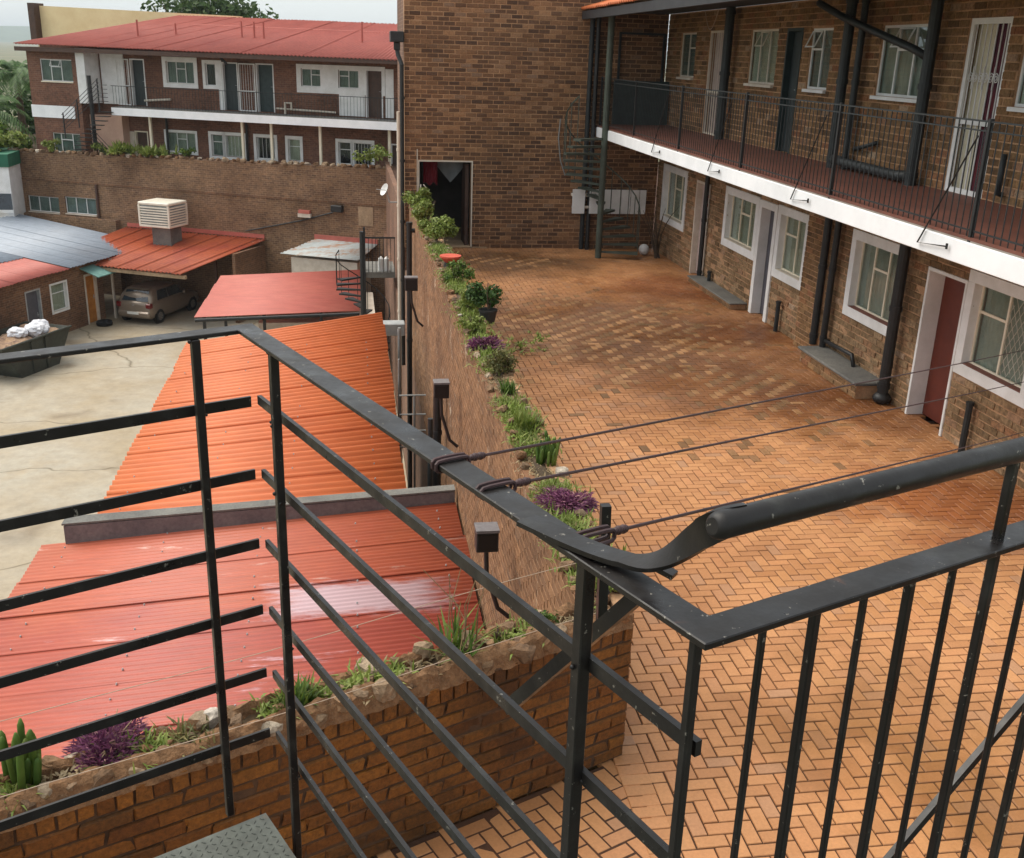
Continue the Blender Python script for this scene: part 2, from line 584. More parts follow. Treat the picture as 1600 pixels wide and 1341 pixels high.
plain('green_sheet', S(40, 110, 84), S(34, 92, 70), 2, 0.7)
plain('hill_green', S(86, 104, 78), S(62, 82, 60), 0.02, 1.0, bstr=0)
plain('terrain', S(120, 112, 84), S(84, 92, 62), 0.05, 1.0, bscale=2, bstr=0.3, fine=1.0)
plain('plate_metal', S(92, 96, 88), S(74, 77, 70), 14, 0.55, 0.1, 100, 0.2, 0.002, c3=S(112, 90, 70), fine=50)
glass('glass')

# masonry
pieces('paver', [(0.0, (0.39, 0.176, 0.072)), (0.3, (0.445, 0.208, 0.086)), (0.6, (0.495, 0.238, 0.100)), (0.85, (0.465, 0.21, 0.088)), (1.0, (0.39, 0.205, 0.108))],
       grime=(0.72, 0.66, 0.58), gscale=0.55, glo=0.5, ghi=0.78, rough=0.6, fine=45, fstr=0.16, bscale=120, bstr=0.25, bdist=0.002, spec=0.45, roughvar=(0.32, 0.7),
       stains=[(4.3, 17.4, 4.2, (0.20, 0.16, 0.12), 0.85), (3.6, 23.3, 2.6, (0.18, 0.17, 0.13), 0.9), (5.2, 14.0, 2.8, (0.34, 0.27, 0.21), 0.75), (6.6, 20.4, 1.9, (0.55, 0.40, 0.30), 0.9),
               (6.8, 16.8, 1.5, (0.55, 0.42, 0.32), 0.9), (6.8, 13.0, 1.8, (0.48, 0.38, 0.28), 0.9), (6.7, 9.5, 1.7, (0.60, 0.42, 0.30), 0.95), (4.0, 5.1, 1.3, (0.52, 0.50, 0.40), 0.75), (3.4, 6.2, .9, (0.6, 0.58, 0.48), 0.6), (2.6, 8.6, 1.3, (0.75, 0.68, 0.6), 0.6)])
pieces('paver_moss_sheen', [(0.0, (0.16, 0.084, 0.038)), (0.5, (0.24, 0.124, 0.055)), (1.0, (0.33, 0.17, 0.075))], grime=(0.6, 0.6, 0.5), gscale=2.0, rough=0.6, fine=45, fstr=0.3, bscale=120, bstr=0.3, bdist=0.002, roughvar=(0.35, 0.7))  # damp moss stain, plus the wet-sheen difference between laying directions painted as colour
pieces('brick_end', [(0.0, (0.10, 0.053, 0.032)), (0.3, (0.175, 0.088, 0.045)), (0.55, (0.255, 0.128, 0.062)), (0.72, (0.13, 0.068, 0.04)), (0.9, (0.36, 0.19, 0.092)), (1.0, (0.25, 0.155, 0.10))],
       grime=(0.6, 0.62, 0.66), gscale=0.45, glo=0.45, ghi=0.72, fine=35, fstr=0.4)
pieces('brick_front', [(0.0, (0.125, 0.041, 0.006)), (0.3, (0.21, 0.076, 0.010)), (0.55, (0.16, 0.054, 0.008)), (0.8, (0.265, 0.10, 0.014)), (1.0, (0.09, 0.035, 0.008))],
       grime=(0.42, 0.42, 0.36), gscale=1.6, glo=0.42, ghi=0.68, fine=40, fstr=0.5, bstr=0.8, bdist=0.006, rough=0.7)
pieces('brick_wall', [(0.0, (0.19, 0.096, 0.044)), (0.3, (0.25, 0.128, 0.058)), (0.55, (0.215, 0.108, 0.05)), (0.8, (0.29, 0.152, 0.072)), (1.0, (0.18, 0.10, 0.054))],
       grime=(0.55, 0.52, 0.5), gscale=0.7, glo=0.42, ghi=0.7, fine=9, fstr=0.3, bstr=0.4, pale=((0.42, 0.33, 0.24), 1.4, 0.60, 0.72))
pieces('brick_facade', [(0.0, (0.13, 0.07, 0.03)), (0.25, (0.26, 0.148, 0.066)), (0.5, (0.20, 0.108, 0.046)), (0.75, (0.34, 0.19, 0.082)), (0.92, (0.28, 0.112, 0.048)), (1.0, (0.40, 0.28, 0.18))],
       grime=(0.7, 0.66, 0.6), gscale=1.2, glo=0.45, ghi=0.7, fine=28, fstr=0.55, bstr=0.9, bdist=0.008)
pieces('brick_lower', [(0.0, (0.20, 0.125, 0.062)), (0.25, (0.32, 0.205, 0.108)), (0.5, (0.26, 0.16, 0.08)), (0.75, (0.40, 0.265, 0.15)), (0.92, (0.32, 0.155, 0.075)), (1.0, (0.46, 0.34, 0.23))],
       grime=(0.68, 0.64, 0.58), gscale=2.2, glo=0.42, ghi=0.66, fine=18, fstr=0.6, bstr=0.9, bdist=0.008)
pieces('stone', [(0.0, (0.22, 0.105, 0.045)), (0.3, (0.30, 0.18, 0.095)), (0.55, (0.16, 0.09, 0.048)), (0.82, (0.36, 0.25, 0.155)), (0.93, (0.42, 0.34, 0.25)), (1.0, (0.55, 0.49, 0.42))],
       grime=(0.5, 0.46, 0.4), gscale=4, fine=22, fstr=0.5, bscale=35, bstr=0.9, bdist=0.02)
R26 = math.radians(26)
brick_tex('brick_tall', (0.25, 0.145, 0.078), (0.15, 0.086, 0.052), (0.32, 0.225, 0.15), R26)
brick_tex('brick_left', (0.20, 0.09, 0.056), (0.135, 0.062, 0.042), (0.20, 0.125, 0.09), R26)
brick_tex('brick_shed', (0.22, 0.11, 0.055), (0.14, 0.072, 0.04), (0.24, 0.17, 0.12), R26)
brick_tex('brick_side', (0.20, 0.098, 0.056), (0.13, 0.066, 0.04), (0.24, 0.16, 0.11), 0.0)

# roofs
roofmat('roof_orange', (0.52, 0.125, 0.036), (0.56, 0.145, 0.042), (0.53, 0.135, 0.044), 0.35)
roofmat('roof_near', (0.45, 0.115, 0.05), (0.42, 0.10, 0.052), (0.38, 0.088, 0.056), 0.33, 0.5, worn=(0.60, 0.42, 0.36), wornlo=0.62, wornhi=0.69, stretch=(0.35, 2.2, 1))


def near_roof_wear():
    """older, pinker coat towards the front and one long scuffed patch where the paint has gone chalky"""
    m = MATS['roof_near']; t = m.node_tree; b = t.nodes['Principled BSDF']
    old = b.inputs['Base Color'].links[0].from_socket
    g = t.nodes.new('ShaderNodeNewGeometry'); sp = t.nodes.new('ShaderNodeSeparateXYZ'); t.links.new(g.outputs['Position'], sp.inputs[0])
    nz = noise_tex(t, 0.9, 5, 0.65)
    ad = nd(t, 'ShaderNodeMath', operation='MULTIPLY_ADD'); ad.inputs[1].default_value = 3.0; t.links.new(nz, ad.inputs[0]); t.links.new(sp.outputs[1], ad.inputs[2])
    mr = nd(t, 'ShaderNodeMapRange'); mr.inputs['From Min'].default_value = 12.6; mr.inputs['From Max'].default_value = 11.7
    t.links.new(ad.outputs[0], mr.inputs['Value'])
    col = mixc(t, old, (0.84, 0.72, 0.92), mr.outputs[0], 'MULTIPLY')
    mp = nd(t, 'ShaderNodeMapping', vector_type='POINT'); mp.inputs['Location'].default_value = (-.02 / 1.15, -10.86 / .42, 0); mp.inputs['Scale'].default_value = (1 / 1.15, 1 / .42, 0)
    mp.inputs['Rotation'].default_value = (0, 0, 0)
    sk = nd(t, 'ShaderNodeVectorMath', operation='MULTIPLY_ADD')
    t.links.new(g.outputs['Position'], mp.inputs['Vector'])
    ab = nd(t, 'ShaderNodeVectorMath', operation='ABSOLUTE'); t.links.new(mp.outputs[0], ab.inputs[0])
    s2 = t.nodes.new('ShaderNodeSeparateXYZ'); t.links.new(ab.outputs[0], s2.inputs[0])
    mx = nd(t, 'ShaderNodeMath', operation='MAXIMUM'); t.links.new(s2.outputs[0], mx.inputs[0]); t.links.new(s2.outputs[1], mx.inputs[1])
    st = nd(t, 'ShaderNodeMapping', vector_type='POINT'); st.inputs['Scale'].default_value = (1.2, 7, 1); t.links.new(g.outputs['Position'], st.inputs['Vector'])
    n2 = noise_tex(t, 2.0, 8, 0.8, vec=st.outputs[0])
    a2 = nd(t, 'ShaderNodeMath', operation='MULTIPLY_ADD'); a2.inputs[1].default_value = 1.5; t.links.new(n2, a2.inputs[0]); t.links.new(mx.outputs[0], a2.inputs[2])
    m2 = nd(t, 'ShaderNodeMapRange'); m2.inputs['From Min'].default_value = 1.72; m2.inputs['From Max'].default_value = 1.32; m2.inputs['To Max'].default_value = 0.85
    t.links.new(a2.outputs[0], m2.inputs['Value'])
    col = mixc(t, col, (0.56, 0.42, 0.46), m2.outputs[0])
    t.links.new(col, b.inputs['Base Color'])


near_roof_wear()
roofmat('roof_red', (0.36, 0.085, 0.065), (0.40, 0.10, 0.075), (0.33, 0.075, 0.06), 0.4, 0.55, worn=(0.5, 0.3, 0.25), wornlo=0.7, wornhi=0.8)
roofmat('roof_car', (0.38, 0.075, 0.035), (0.46, 0.11, 0.045), (0.33, 0.06, 0.045), 0.5, 0.55, worn=(0.6, 0.36, 0.27), wornlo=0.68, wornhi=0.74)
roofmat('roof_pink', (0.46, 0.125, 0.09), (0.42, 0.105, 0.08), (0.49, 0.15, 0.11), 0.3, 0.6)
roofmat('roof_grey', (0.25, 0.29, 0.35), (0.29, 0.33, 0.39), (0.27, 0.29, 0.33), 0.3, 0.5)
roofmat('roof_white', (0.46, 0.49, 0.48), (0.41, 0.44, 0.44), (0.40, 0.36, 0.32), 0.4, 0.6, worn=(0.36, 0.19, 0.11), wornlo=0.50, wornhi=0.62)

# leaves
leaf('leaf_green', [(0, (0.05, 0.10, 0.015)), (0.5, (0.09, 0.16, 0.025)), (1, (0.16, 0.22, 0.04))])
leaf('leaf_lime', [(0, (0.13, 0.19, 0.03)), (0.5, (0.20, 0.26, 0.05)), (1, (0.28, 0.31, 0.09))])
leaf('leaf_dark', [(0, (0.02, 0.05, 0.012)), (0.5, (0.045, 0.10, 0.02)), (1, (0.08, 0.15, 0.035))])
leaf('leaf_palm', [(0, (0.05, 0.11, 0.03)), (0.5, (0.08, 0.16, 0.045)), (1, (0.12, 0.21, 0.06))])
leaf('leaf_olive', [(0, (0.09, 0.10, 0.03)), (0.5, (0.14, 0.14, 0.045)), (1, (0.22, 0.18, 0.07))])
leaf('leaf_purple', [(0, (0.08, 0.02, 0.055)), (0.5, (0.15, 0.04, 0.10)), (0.85, (0.24, 0.075, 0.145)), (1, (0.38, 0.20, 0.19))])
leaf('leaf_tree', [(0, (0.035, 0.07, 0.02)), (0.5, (0.06, 0.11, 0.028)), (1, (0.10, 0.15, 0.045))])
leaf('leaf_dry', [(0, (0.26, 0.19, 0.10)), (0.5, (0.36, 0.27, 0.15)), (1, (0.2, 0.15, 0.08))])
M = MATS

# yard concrete: grey-beige with sandy dirt and cracks
m, t, b = newmat('yard_concrete')
f = noise_tex(t, 0.28, 6, 0.65)
r = ramp(t, [(0.36, (0.33, 0.265, 0.175)), (0.5, (0.36, 0.305, 0.225)), (0.62, (0.38, 0.34, 0.27)), (0.8, (0.33, 0.25, 0.155))])
t.links.new(f, r.inputs[0])
f2 = noise_tex(t, 3, 6, 0.75)
r2 = ramp(t, [(0.3, (0.82,) * 3), (0.7, (1.1,) * 3)])
t.links.new(f2, r2.inputs[0])
col = mixc(t, r.outputs[0], r2.outputs[0], 1.0, 'MULTIPLY')
vo = nd(t, 'ShaderNodeTexVoronoi', feature='DISTANCE_TO_EDGE')
vo.inputs['Scale'].default_value = 0.16
g = t.nodes.new('ShaderNodeNewGeometry')
nz = t.nodes.new('ShaderNodeTexNoise'); nz.inputs['Scale'].default_value = 0.9
t.links.new(g.outputs['Position'], nz.inputs['Vector'])
ad = nd(t, 'ShaderNodeVectorMath', operation='MULTIPLY_ADD')
ad.inputs[1].default_value = (0.9, 0.9, 0)
t.links.new(nz.outputs['Color'], ad.inputs[0]); t.links.new(g.outputs['Position'], ad.inputs[2])
t.links.new(ad.outputs[0], vo.inputs['Vector'])
rv = ramp(t, [(0.0, (0.45, 0.42, 0.36)), (0.006, (1, 1, 1))])
t.links.new(vo.outputs['Distance'], rv.inputs[0])
col = mixc(t, col, rv.outputs[0], 1.0, 'MULTIPLY')
t.links.new(col, b.inputs['Base Color'])
oil = noise_tex(t, 0.45, 3, 0.5, dist=0.6)
ro = ramp(t, [(0.58, (1, 1, 1)), (0.74, (0.62, 0.58, 0.54))])
t.links.new(oil, ro.inputs[0])
col = mixc(t, col, ro.outputs[0], 1.0, 'MULTIPLY')
t.links.new(col, b.inputs['Base Color'])
b.inputs['Roughness'].default_value = 0.85
bump(t, b, noise_tex(t, 12, 5, 0.7), 0.3, 0.01)
M['yard_concrete'] = m

# ------------------------------------------------------------------ wall frames: (a along, b outward, c up)
FX, EY, YZ = 7.45, 25.1, -6.5
TF = lambda a, b, c: (FX - b, a, c)                      # facade, a = y
TE = lambda a, b, c: (a, EY - b, c)                      # end wall, a = x
A0 = Vector((1.2, 43.8, 0))
DL = Vector((-math.cos(R26), math.sin(R26), 0)); NL = Vector((-math.sin(R26), -math.cos(R26), 0))
TL = lambda a, b, c: tuple(A0 + DL * a + NL * b + Vector((0, 0, c)))   # buildings on the left, a leftwards
FD = Vector((-0.914, -0.406, 0)).normalized(); FN = Vector((-FD.y, FD.x, 0))   # planter wall in front
FO = Vector((1.70, 5.68, 0))
TP = lambda a, b, c: tuple(FO + FD * a + FN * b + Vector((0, 0, c)))
TW = lambda a, b, c: (1.42 - b, a, c)                    # left face of the long wall, a = y


def unit_piece(mat, seed, ch=(0.02, 0.06), rough=0.0):
    """chamfered block a,c in -.5..+.5, b from -1 to 0 (front)"""
    rr = random.Random(seed)
    vs, fs = piece_geo(-0.5, 0.5, -1.0, 0.0, -0.5, 0.5, ch[0], ch[1], 0.25, rr, rough)
    me = bpy.data.meshes.new('piece')
    me.from_pydata(vs, [], fs)
    bm = bmesh.new(); bm.from_mesh(me); bmesh.ops.recalc_face_normals(bm, faces=bm.faces); bm.to_mesh(me); bm.free()
    me.materials.append(mat)
    return me


def piece_geo(a0, a1, b0, b1, c0, c1, ca, cc, cb, rr, rough):
    j = lambda s: rr.uniform(-rough, rough) * s
    la, lc = (a1 - a0), (c1 - c0)
    o = [(a0, c0), (a1, c0), (a1, c1), (a0, c1)]
    i = [(a0 + ca, c0 + cc), (a1 - ca, c0 + cc), (a1 - ca, c1 - cc), (a0 + ca, c1 - cc)]
    bm_ = b1 - (b1 - b0) * cb
    vs = [(x, b0, z) for x, z in o] + [(x + j(la), bm_, z + j(lc)) for x, z in o] + [(x + j(la), b1 + j((b1 - b0)), z + j(lc)) for x, z in i]
    fs = []
    for k in range(4):
        k2 = (k + 1) % 4
        fs.append((k, k2, 4 + k2, 4 + k))
        fs.append((4 + k, 4 + k2, 8 + k2, 8 + k))
    fs.append((8, 9, 10, 11))
    return vs, fs


def free_spans(a0, a1, c0, c1, holes):
    sp = [(a0, a1)]
    for (h0, h1, k0, k1) in holes:
        if k1 <= c0 + 0.012 or k0 >= c1 - 0.012: continue
        ns = []
        for (x, y) in sp:
            if h1 <= x or h0 >= y: ns.append((x, y)); continue
            if h0 > x: ns.append((x, h0))
            if h1 < y: ns.append((h1, y))
        sp = ns
    return sp


def solid_wall(mb, a0, a1, b0, b1, c0, c1, holes):
    ac = sorted(set([a0, a1] + [max(a0, min(a1, v)) for h in holes for v in h[:2]]))
    cc = sorted(set([c0, c1] + [max(c0, min(c1, v)) for h in holes for v in h[2:]]))
    grid = {}
    for i in range(len(ac) - 1):
        for k in range(len(cc) - 1):
            am, cm = (ac[i] + ac[i + 1]) / 2, (cc[k] + cc[k + 1]) / 2
            grid[i, k] = not any(h[0] < am < h[1] and h[2] < cm < h[3] for h in holes)
    # vertical strips merged in c
    for i in range(len(ac) - 1):
        k = 0
        while k < len(cc) - 1:
            if grid[i, k]:
                k2 = k
                while k2 + 1 < len(cc) - 1 and grid[i, k2 + 1]: k2 += 1
                mb.box(ac[i], ac[i + 1], b0, b1, cc[k], cc[k2 + 1])
                k = k2 + 1
            else:
                k += 1


def brickwork(parent, T, a0, a1, c0, c1, holes, mat, mortar, nobj=300, seed=1, bl=0.222, bh=0.073, jt=0.010, thick=0.22, out=0.009, rough=0.03, jit=0.004, soldier_top=False, wallname='wall', extra=None):
    rr = random.Random(seed)
    mb = MB(T)
    solid_wall(mb, a0, a1, -thick, -out, c0, c1, holes)
    wall = mb.build(wallname, mat if mortar is None else mortar, parent)
    lst = []
    c = c0 + jt * 0.5
    row = 0
    while c + bh * 0.6 < c1:
        h = min(bh, c1 - c)
        soldier = soldier_top and c + 2 * (bh + jt) > c1
        off = (row % 2) * (bl + jt) / 2 + rr.uniform(-0.01, 0.01)
        L = bl
        if soldier:
            L = bh; off = rr.uniform(0, 0.05); h = min(bl * 0.5, c1 - c)
        for (x0, x1) in free_spans(a0, a1, c, c + h, holes):
            k = math.floor((x0 - a0 + off) / (L + jt))
            a = a0 - off + k * (L + jt)
            while a < x1 - 0.01:
                p0 = max(a, x0 + 0.002); p1 = min(a + L, x1 - 0.002)
                if p1 - p0 > 0.03:
                    lst.append((p0, p1, c, c + h, rr.uniform(-jit, jit)))
                a += L + jt
        c += h + jt
        row += 1
    if extra: lst += extra
    vis = []
    for i, (p0, p1, k0, k1, bj) in enumerate(lst):
        P = T((p0 + p1) / 2, 0, (k0 + k1) / 2)
        if inframe(P):
            vis.append(((Vector(P) - CAM).length, i))
    vis.sort()
    own = set(i for _, i in vis[:nobj])
    var = [unit_piece(mat, seed * 10 + k, (0.02, 0.07), rough * 0.5) for k in range(6)]
    Ax = Vector(T(1, 0, 0)) - Vector(T(0, 0, 0)); Bx = Vector(T(0, 1, 0)) - Vector(T(0, 0, 0)); Cx = Vector(T(0, 0, 1)) - Vector(T(0, 0, 0))
    if Ax.cross(Bx).dot(Cx) < 0:
        sgn = -1
    else:
        sgn = 1
    dep = out + 0.03
    mj = MB(T)
    for i, (p0, p1, k0, k1, bj) in enumerate(lst):
        if i in own:
            o = bpy.data.objects.new('brick', var[i % 6])
            link(o, wall)
            A = Ax * sgn * (p1 - p0); B = Bx * dep; Cc = Cx * (k1 - k0)
            P = Vector(T((p0 + p1) / 2, bj, (k0 + k1) / 2))
            o.matrix_basis = Matrix(((A.x, B.x, Cc.x, P.x), (A.y, B.y, Cc.y, P.y), (A.z, B.z, Cc.z, P.z), (0, 0, 0, 1)))
        else:
            vs, fs = piece_geo(p0, p1, -dep + bj, bj, k0, k1, 0.004, 0.005, 0.25, rr, rough * 0.5)
            mj.add(vs, fs)
    if mj.v:
        mj.build('brick_field', mat, wall, kind='stuff')
    return wall


# ------------------------------------------------------------------ setting: terrain, yard, courtyard paving
def terrain():
    mb = MB()
    mb.add([(-6000, -3000, -8.2), (6000, -3000, -8.2), (6000, 9000, -8.2), (-6000, 9000, -8.2)], [(0, 1, 2, 3)])
    o = mb.build('terrain', M['terrain'], kind='structure')
    mb = MB()
    mb.box(-22, 1.42, 0, 50, YZ - 1.5, YZ)
    mb.build('yard_ground', M['yard_concrete'], kind='structure')
    # filled ground that carries the courtyard and the building on the right
    mb = MB()
    mb.box(1.70, 14, -4, 46, -8.0, -0.075)
    mb.build('courtyard_fill', M['bedding'], kind='structure')
    # raised ground behind the tall retaining wall
    mb = MB(TL)
    mb.box(-12, 30, -16, -0.5, -8.0, -0.62)
    mb.build('upper_terrace', M['soil'], kind='structure')
    # far hills
    rr = random.Random(5)
    mb = MB()
    n = 60
    vs = []
    for i in range(n + 1):
        x = -3800 + 5200 * i / n
        h = 30 + 26 * noise.noise(Vector((x * 0.0016, 3.1, 0))) + 8 * noise.noise(Vector((x * 0.008, 1.1, 0)))
        vs += [(x, 3300 + 200 * math.sin(i), -9), (x, 4000 + 200 * math.sin(i), h), (x, 5200, -9)]
    fs = []
    for i in range(n):
        for k in range(2):
            fs.append((i * 3 + k, i * 3 + 3 + k, i * 3 + 4 + k, i * 3 + 1 + k))
    mb.add(vs, fs)
    mb.build('hills', M['hill_green'], smooth=True, kind='structure')


terrain()


def paving():
    mb = MB()
    q = TP(4.5, -0.05, 0)
    mb.prism([(q[0], q[1]), (q[0], 0.5), (7.6, 0.5), (7.6, 26.5), (1.72, 26.5), (1.72, FO.y)], -0.07, -0.012)
    base = mb.build('courtyard_paving', M['bedding'], kind='structure')
    U = 0.1036
    rr = random.Random(3)
    lst = []          # (centre x, y, along x?, length, width, angle)
    x0, y0 = 25.175 * U, 61.3156 * U     # one joint corner of the bond as measured
    # herringbone: bricks along x at lattice (u,v), bricks along y
    for p in range(-160, 260):
        for q in range(-140, 140):
            u = p + 2 * q
            v = p - 2 * q
            # deep brick: u..u+1, v..v+2 ; flat brick beside it: u+1..u+3, v+? 
            X, Y = x0 + u * U, y0 + v * U
            if not (1.6 < X < 7.5 and 0.9 < Y < 25.2):
                continue
            lst.append((X + U / 2, Y + U, False, 0.0))
            lst.append((X + U, Y - U / 2, True, 0.0))
    out = []
    for (cx, cy, al, ang) in lst:
        if al:
            if cx < 1.80: continue
        elif cx < 1.80: continue
        out.append((cx, cy, al, 0.0))
    # straight edge course along the border, long side across
    y = 0.9
    while y < 6.4:
        out.append((1.885 - U, y, True, 0.0))
        y += U
    # field parallel to the planter wall, left of the border
    ang = math.atan2(FD.y, FD.x) + PI
    ca, sa = math.cos(ang), math.sin(ang)
    for p in range(-60, 60):
        for q in range(-50, 50):
            u = p + 2 * q; v = p - 2 * q
            for (du, dv, al) in ((0.5, 1.0, False), (1.0, -0.5, True)):
                lx, ly = (u + du) * U, (v + dv) * U
                X = -0.5 + lx * ca - ly * sa
                Y = 3.2 + lx * sa + ly * ca
                if X > 1.80 or X < -2.6 or Y < 0.7: continue
                # keep to the courtyard side of the wall
                if (Vector((X, Y, 0)) - FO).dot(FN) < 0.02: continue
                out.append((X, Y, al, ang))
    vis = []
    for i, (cx, cy, al, an) in enumerate(out):
        if inframe((cx, cy, 0), -20):
            vis.append((math.hypot(cx, cy), i))
    vis.sort()
    own = set(i for _, i in vis[:300])
    var = []
    for k in range(6):
        vs, fs = piece_geo(-0.5, 0.5, -1, 0, -0.5, 0.5, 0.018, 0.036, 0.12, random.Random(k), 0.004)
        vs = [(a, c, b) for a, b, c in vs]
        me = bpy.data.meshes.new('paver_piece'); me.from_pydata(vs, [], fs)
        bm = bmesh.new(); bm.from_mesh(me); bmesh.ops.recalc_face_normals(bm, faces=bm.faces); bm.to_mesh(me); bm.free()
        me.materials.append(M['paver'])
        var.append(me)
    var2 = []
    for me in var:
        m2 = me.copy(); m2.materials.clear(); m2.materials.append(M['paver_moss_sheen']); var2.append(m2)
    mj = MB(); mk = MB()
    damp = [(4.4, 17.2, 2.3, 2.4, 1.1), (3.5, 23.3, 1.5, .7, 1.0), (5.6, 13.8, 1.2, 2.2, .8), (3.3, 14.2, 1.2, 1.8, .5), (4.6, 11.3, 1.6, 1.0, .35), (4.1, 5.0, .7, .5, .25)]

    def moss_sheen(x, y, al):  # mostly bricks laid in depth: damp stain and sky-sheen contrast painted darker
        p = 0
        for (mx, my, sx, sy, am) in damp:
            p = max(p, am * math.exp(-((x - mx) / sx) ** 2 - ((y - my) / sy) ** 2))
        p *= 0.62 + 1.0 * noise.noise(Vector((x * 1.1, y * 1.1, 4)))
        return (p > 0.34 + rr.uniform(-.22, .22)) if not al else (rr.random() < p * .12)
    L, W = 2 * U - 0.0105, U - 0.0105
    for i, (cx, cy, al, an) in enumerate(out):
        lift = rr.uniform(-0.003, 0.0015)
        if an != 0.0: lift -= 0.009
        elif cx < 2.0 and abs(cx - (1.885 - U)) > 1e-6: lift -= 0.005
        rot = an + (0 if al else PI / 2) + rr.uniform(-0.008, 0.008)
        cx += rr.uniform(-0.001, 0.001); cy += rr.uniform(-0.001, 0.001)
        ms = moss_sheen(cx, cy, al)
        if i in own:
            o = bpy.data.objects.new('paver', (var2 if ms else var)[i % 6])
            link(o, base)
            o.location = (cx, cy, lift); o.rotation_euler = (rr.uniform(-.006, .006), rr.uniform(-.006, .006), rot); o.scale = (L, W, 0.04)
        else:
            c_, s_ = math.cos(rot), math.sin(rot)
            vs, fs = piece_geo(-L / 2, L / 2, -0.04, 0, -W / 2, W / 2, 0.004, 0.004, 0.12, rr, 0.003)
            tx, ty = rr.uniform(-.006, .006), rr.uniform(-.006, .006)
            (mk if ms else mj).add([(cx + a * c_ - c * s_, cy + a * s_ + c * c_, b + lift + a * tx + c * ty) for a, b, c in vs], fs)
    mj.build('paver_field', M['paver'], base, kind='stuff')
    mk.build('moss_sheen_paver_field', M['paver_moss_sheen'], base, kind='stuff')


paving()


# ------------------------------------------------------------------ openings
def curtain_mesh(T, a0, a1, c0, c1, b, mat, parent, amp=0.012, wl=0.11):
    mb = MB(T)
    n = max(6, int((a1 - a0) / wl * 4))
    vs = []
    for i in range(n + 1):
        a = a0 + (a1 - a0) * i / n
        bb = b + amp * math.sin(i * 1.57) + amp * 0.5 * math.sin(i * 0.7)
        vs += [(a, bb, c0), (a, bb, c1), (a, bb - 0.004, c0), (a, bb - 0.004, c1)]
    fs = []
    for i in range(n):
        k = i * 4
        fs += [(k, k + 4, k + 5, k + 1), (k + 2, k + 3, k + 7, k + 6)]
    mb.add(vs, fs)
    return mb.build('curtain', mat, parent, smooth=True)


def window(T, parent, a0, a1, c0, c1, cols, surround=0.0, fmat='white_paint', smat='white_paint', cur='curtain', sill='sill_red', depth=0.09, vents=(1,), label=None, bars=0, lattice=(), openvent=None, revmat=None, skirt=None):
    """steel casement in an opening a0..a1, c0..c1; cols = widths, vents = columns with a small top light"""
    mb = MB(T)
    fw = 0.035
    mb.ring(a0, a1, c0, c1, fw, -depth - 0.03, -depth)
    tot = sum(cols)
    e = [a0]
    for x in cols: e.append(e[-1] + (a1 - a0) * x / tot)
    panes = []
    for i in range(len(cols)):
        if i > 0:
            mb.box(e[i] - 0.016, e[i] + 0.016, -depth - 0.03, -depth, c0 + fw, c1 - fw)
        lo, hi = e[i] + (0.016 if i else fw), e[i + 1] - (0.016 if i < len(cols) - 1 else fw)
        if i in vents:
            cv = c1 - (c1 - c0) * 0.34
            mb.box(lo, hi, -depth - 0.028, -depth + 0.004, cv - 0.016, cv + 0.016)
            panes += [(lo, hi, c0 + fw, cv - 0.016), (lo, hi, cv + 0.016, c1 - fw)]
        else:
            panes.append((lo, hi, c0 + fw, c1 - fw))
    win = mb.build('window', M[fmat], parent, label=label)
    for (p0, p1, q0, q1) in panes:
        MB(T).box(p0 - 0.004, p1 + 0.004, -depth - 0.019, -depth - 0.015, q0 - 0.004, q1 + 0.004).build('pane', M['glass'], win)
    curtain_mesh(T, a0 + 0.01, a1 - 0.01, c0 + 0.01, c1 - 0.01, -depth - 0.055, M[cur], win)
    mbk = MB(T)
    mbk.box(a0 - 0.05, a1 + 0.05, -depth - 0.35, -depth - 0.34, c0 - 0.05, c1 + 0.05)
    mbk.build('room', M['room_dark'], win)
    if surround:
        s_ = surround
        mb = MB(T)
        mb.ring(a0 - s_, a1 + s_, c0 - s_, c1 + s_, s_ + 0.004, -depth - 0.05, 0.022)
        mb.build('surround', M[smat], win, bevel=0.004)
    if sill:
        MB(T).box(a0 + 0.002, a1 - 0.002, -depth + 0.002, 0.012 if surround else 0.05, c0 - 0.012 if surround else c0 - 0.05, c0 + 0.014 if surround else c0 - 0.004).build('sill', M[sill], win)
    if bars:
        mb = MB(T)
        for k in range(bars):
            a = a0 + (a1 - a0) * (k + 0.5) / bars
            mb.box(a - 0.006, a + 0.006, -depth + 0.012, -depth + 0.024, c0, c1)
        mb.build('burglar_bars', M[fmat], win)
    for (l0, l1) in lattice:
        mb = MB(T)
        step = 0.11
        k = -20
        lo, hi = a0 + (a1 - a0) * l0, a0 + (a1 - a0) * l1
        H_ = c1 - c0
        for sg in (1, -1):
            c = c0 - (hi - lo) * 1.6
            while c < c1 + (hi - lo) * 1.6:
                # line c + sg*1.6*(a-lo)
                pts = []
                for i in range(9):
                    a = lo + (hi - lo) * i / 8
                    z = c + sg * 1.6 * (a - lo)
                    if c0 < z < c1: pts.append((a, z))
                if len(pts) > 1:
                    p, q = pts[0], pts[-1]
                    P = Vector((p[0], -depth + 0.008, p[1])); Q = Vector((q[0], -depth + 0.008, q[1]))
                    mb.bar(P, Q, 0.004, 0.004, (0, 1, 0))
                c += 0.16
        mb.build('security_mesh', M['old_white'], win)
    if openvent is not None:
        # a top light pushed open: small sash hinged at its head
        p0, p1 = e[openvent] + 0.02, e[openvent + 1] - 0.02
        ch, cl = c1 - 0.04, c1 - (c1 - c0) * 0.34
        dz = ch - cl
        f2 = lambda a, b, c: T(a, b + (ch - c) * 0.42, c + (ch - c) * 0.09)
        mb = MB(f2)
        mb.ring(p0, p1, cl, ch, 0.022, -depth + 0.006, -depth + 0.022)
        sash = mb.build('open_sash', M[fmat], win)
    return win


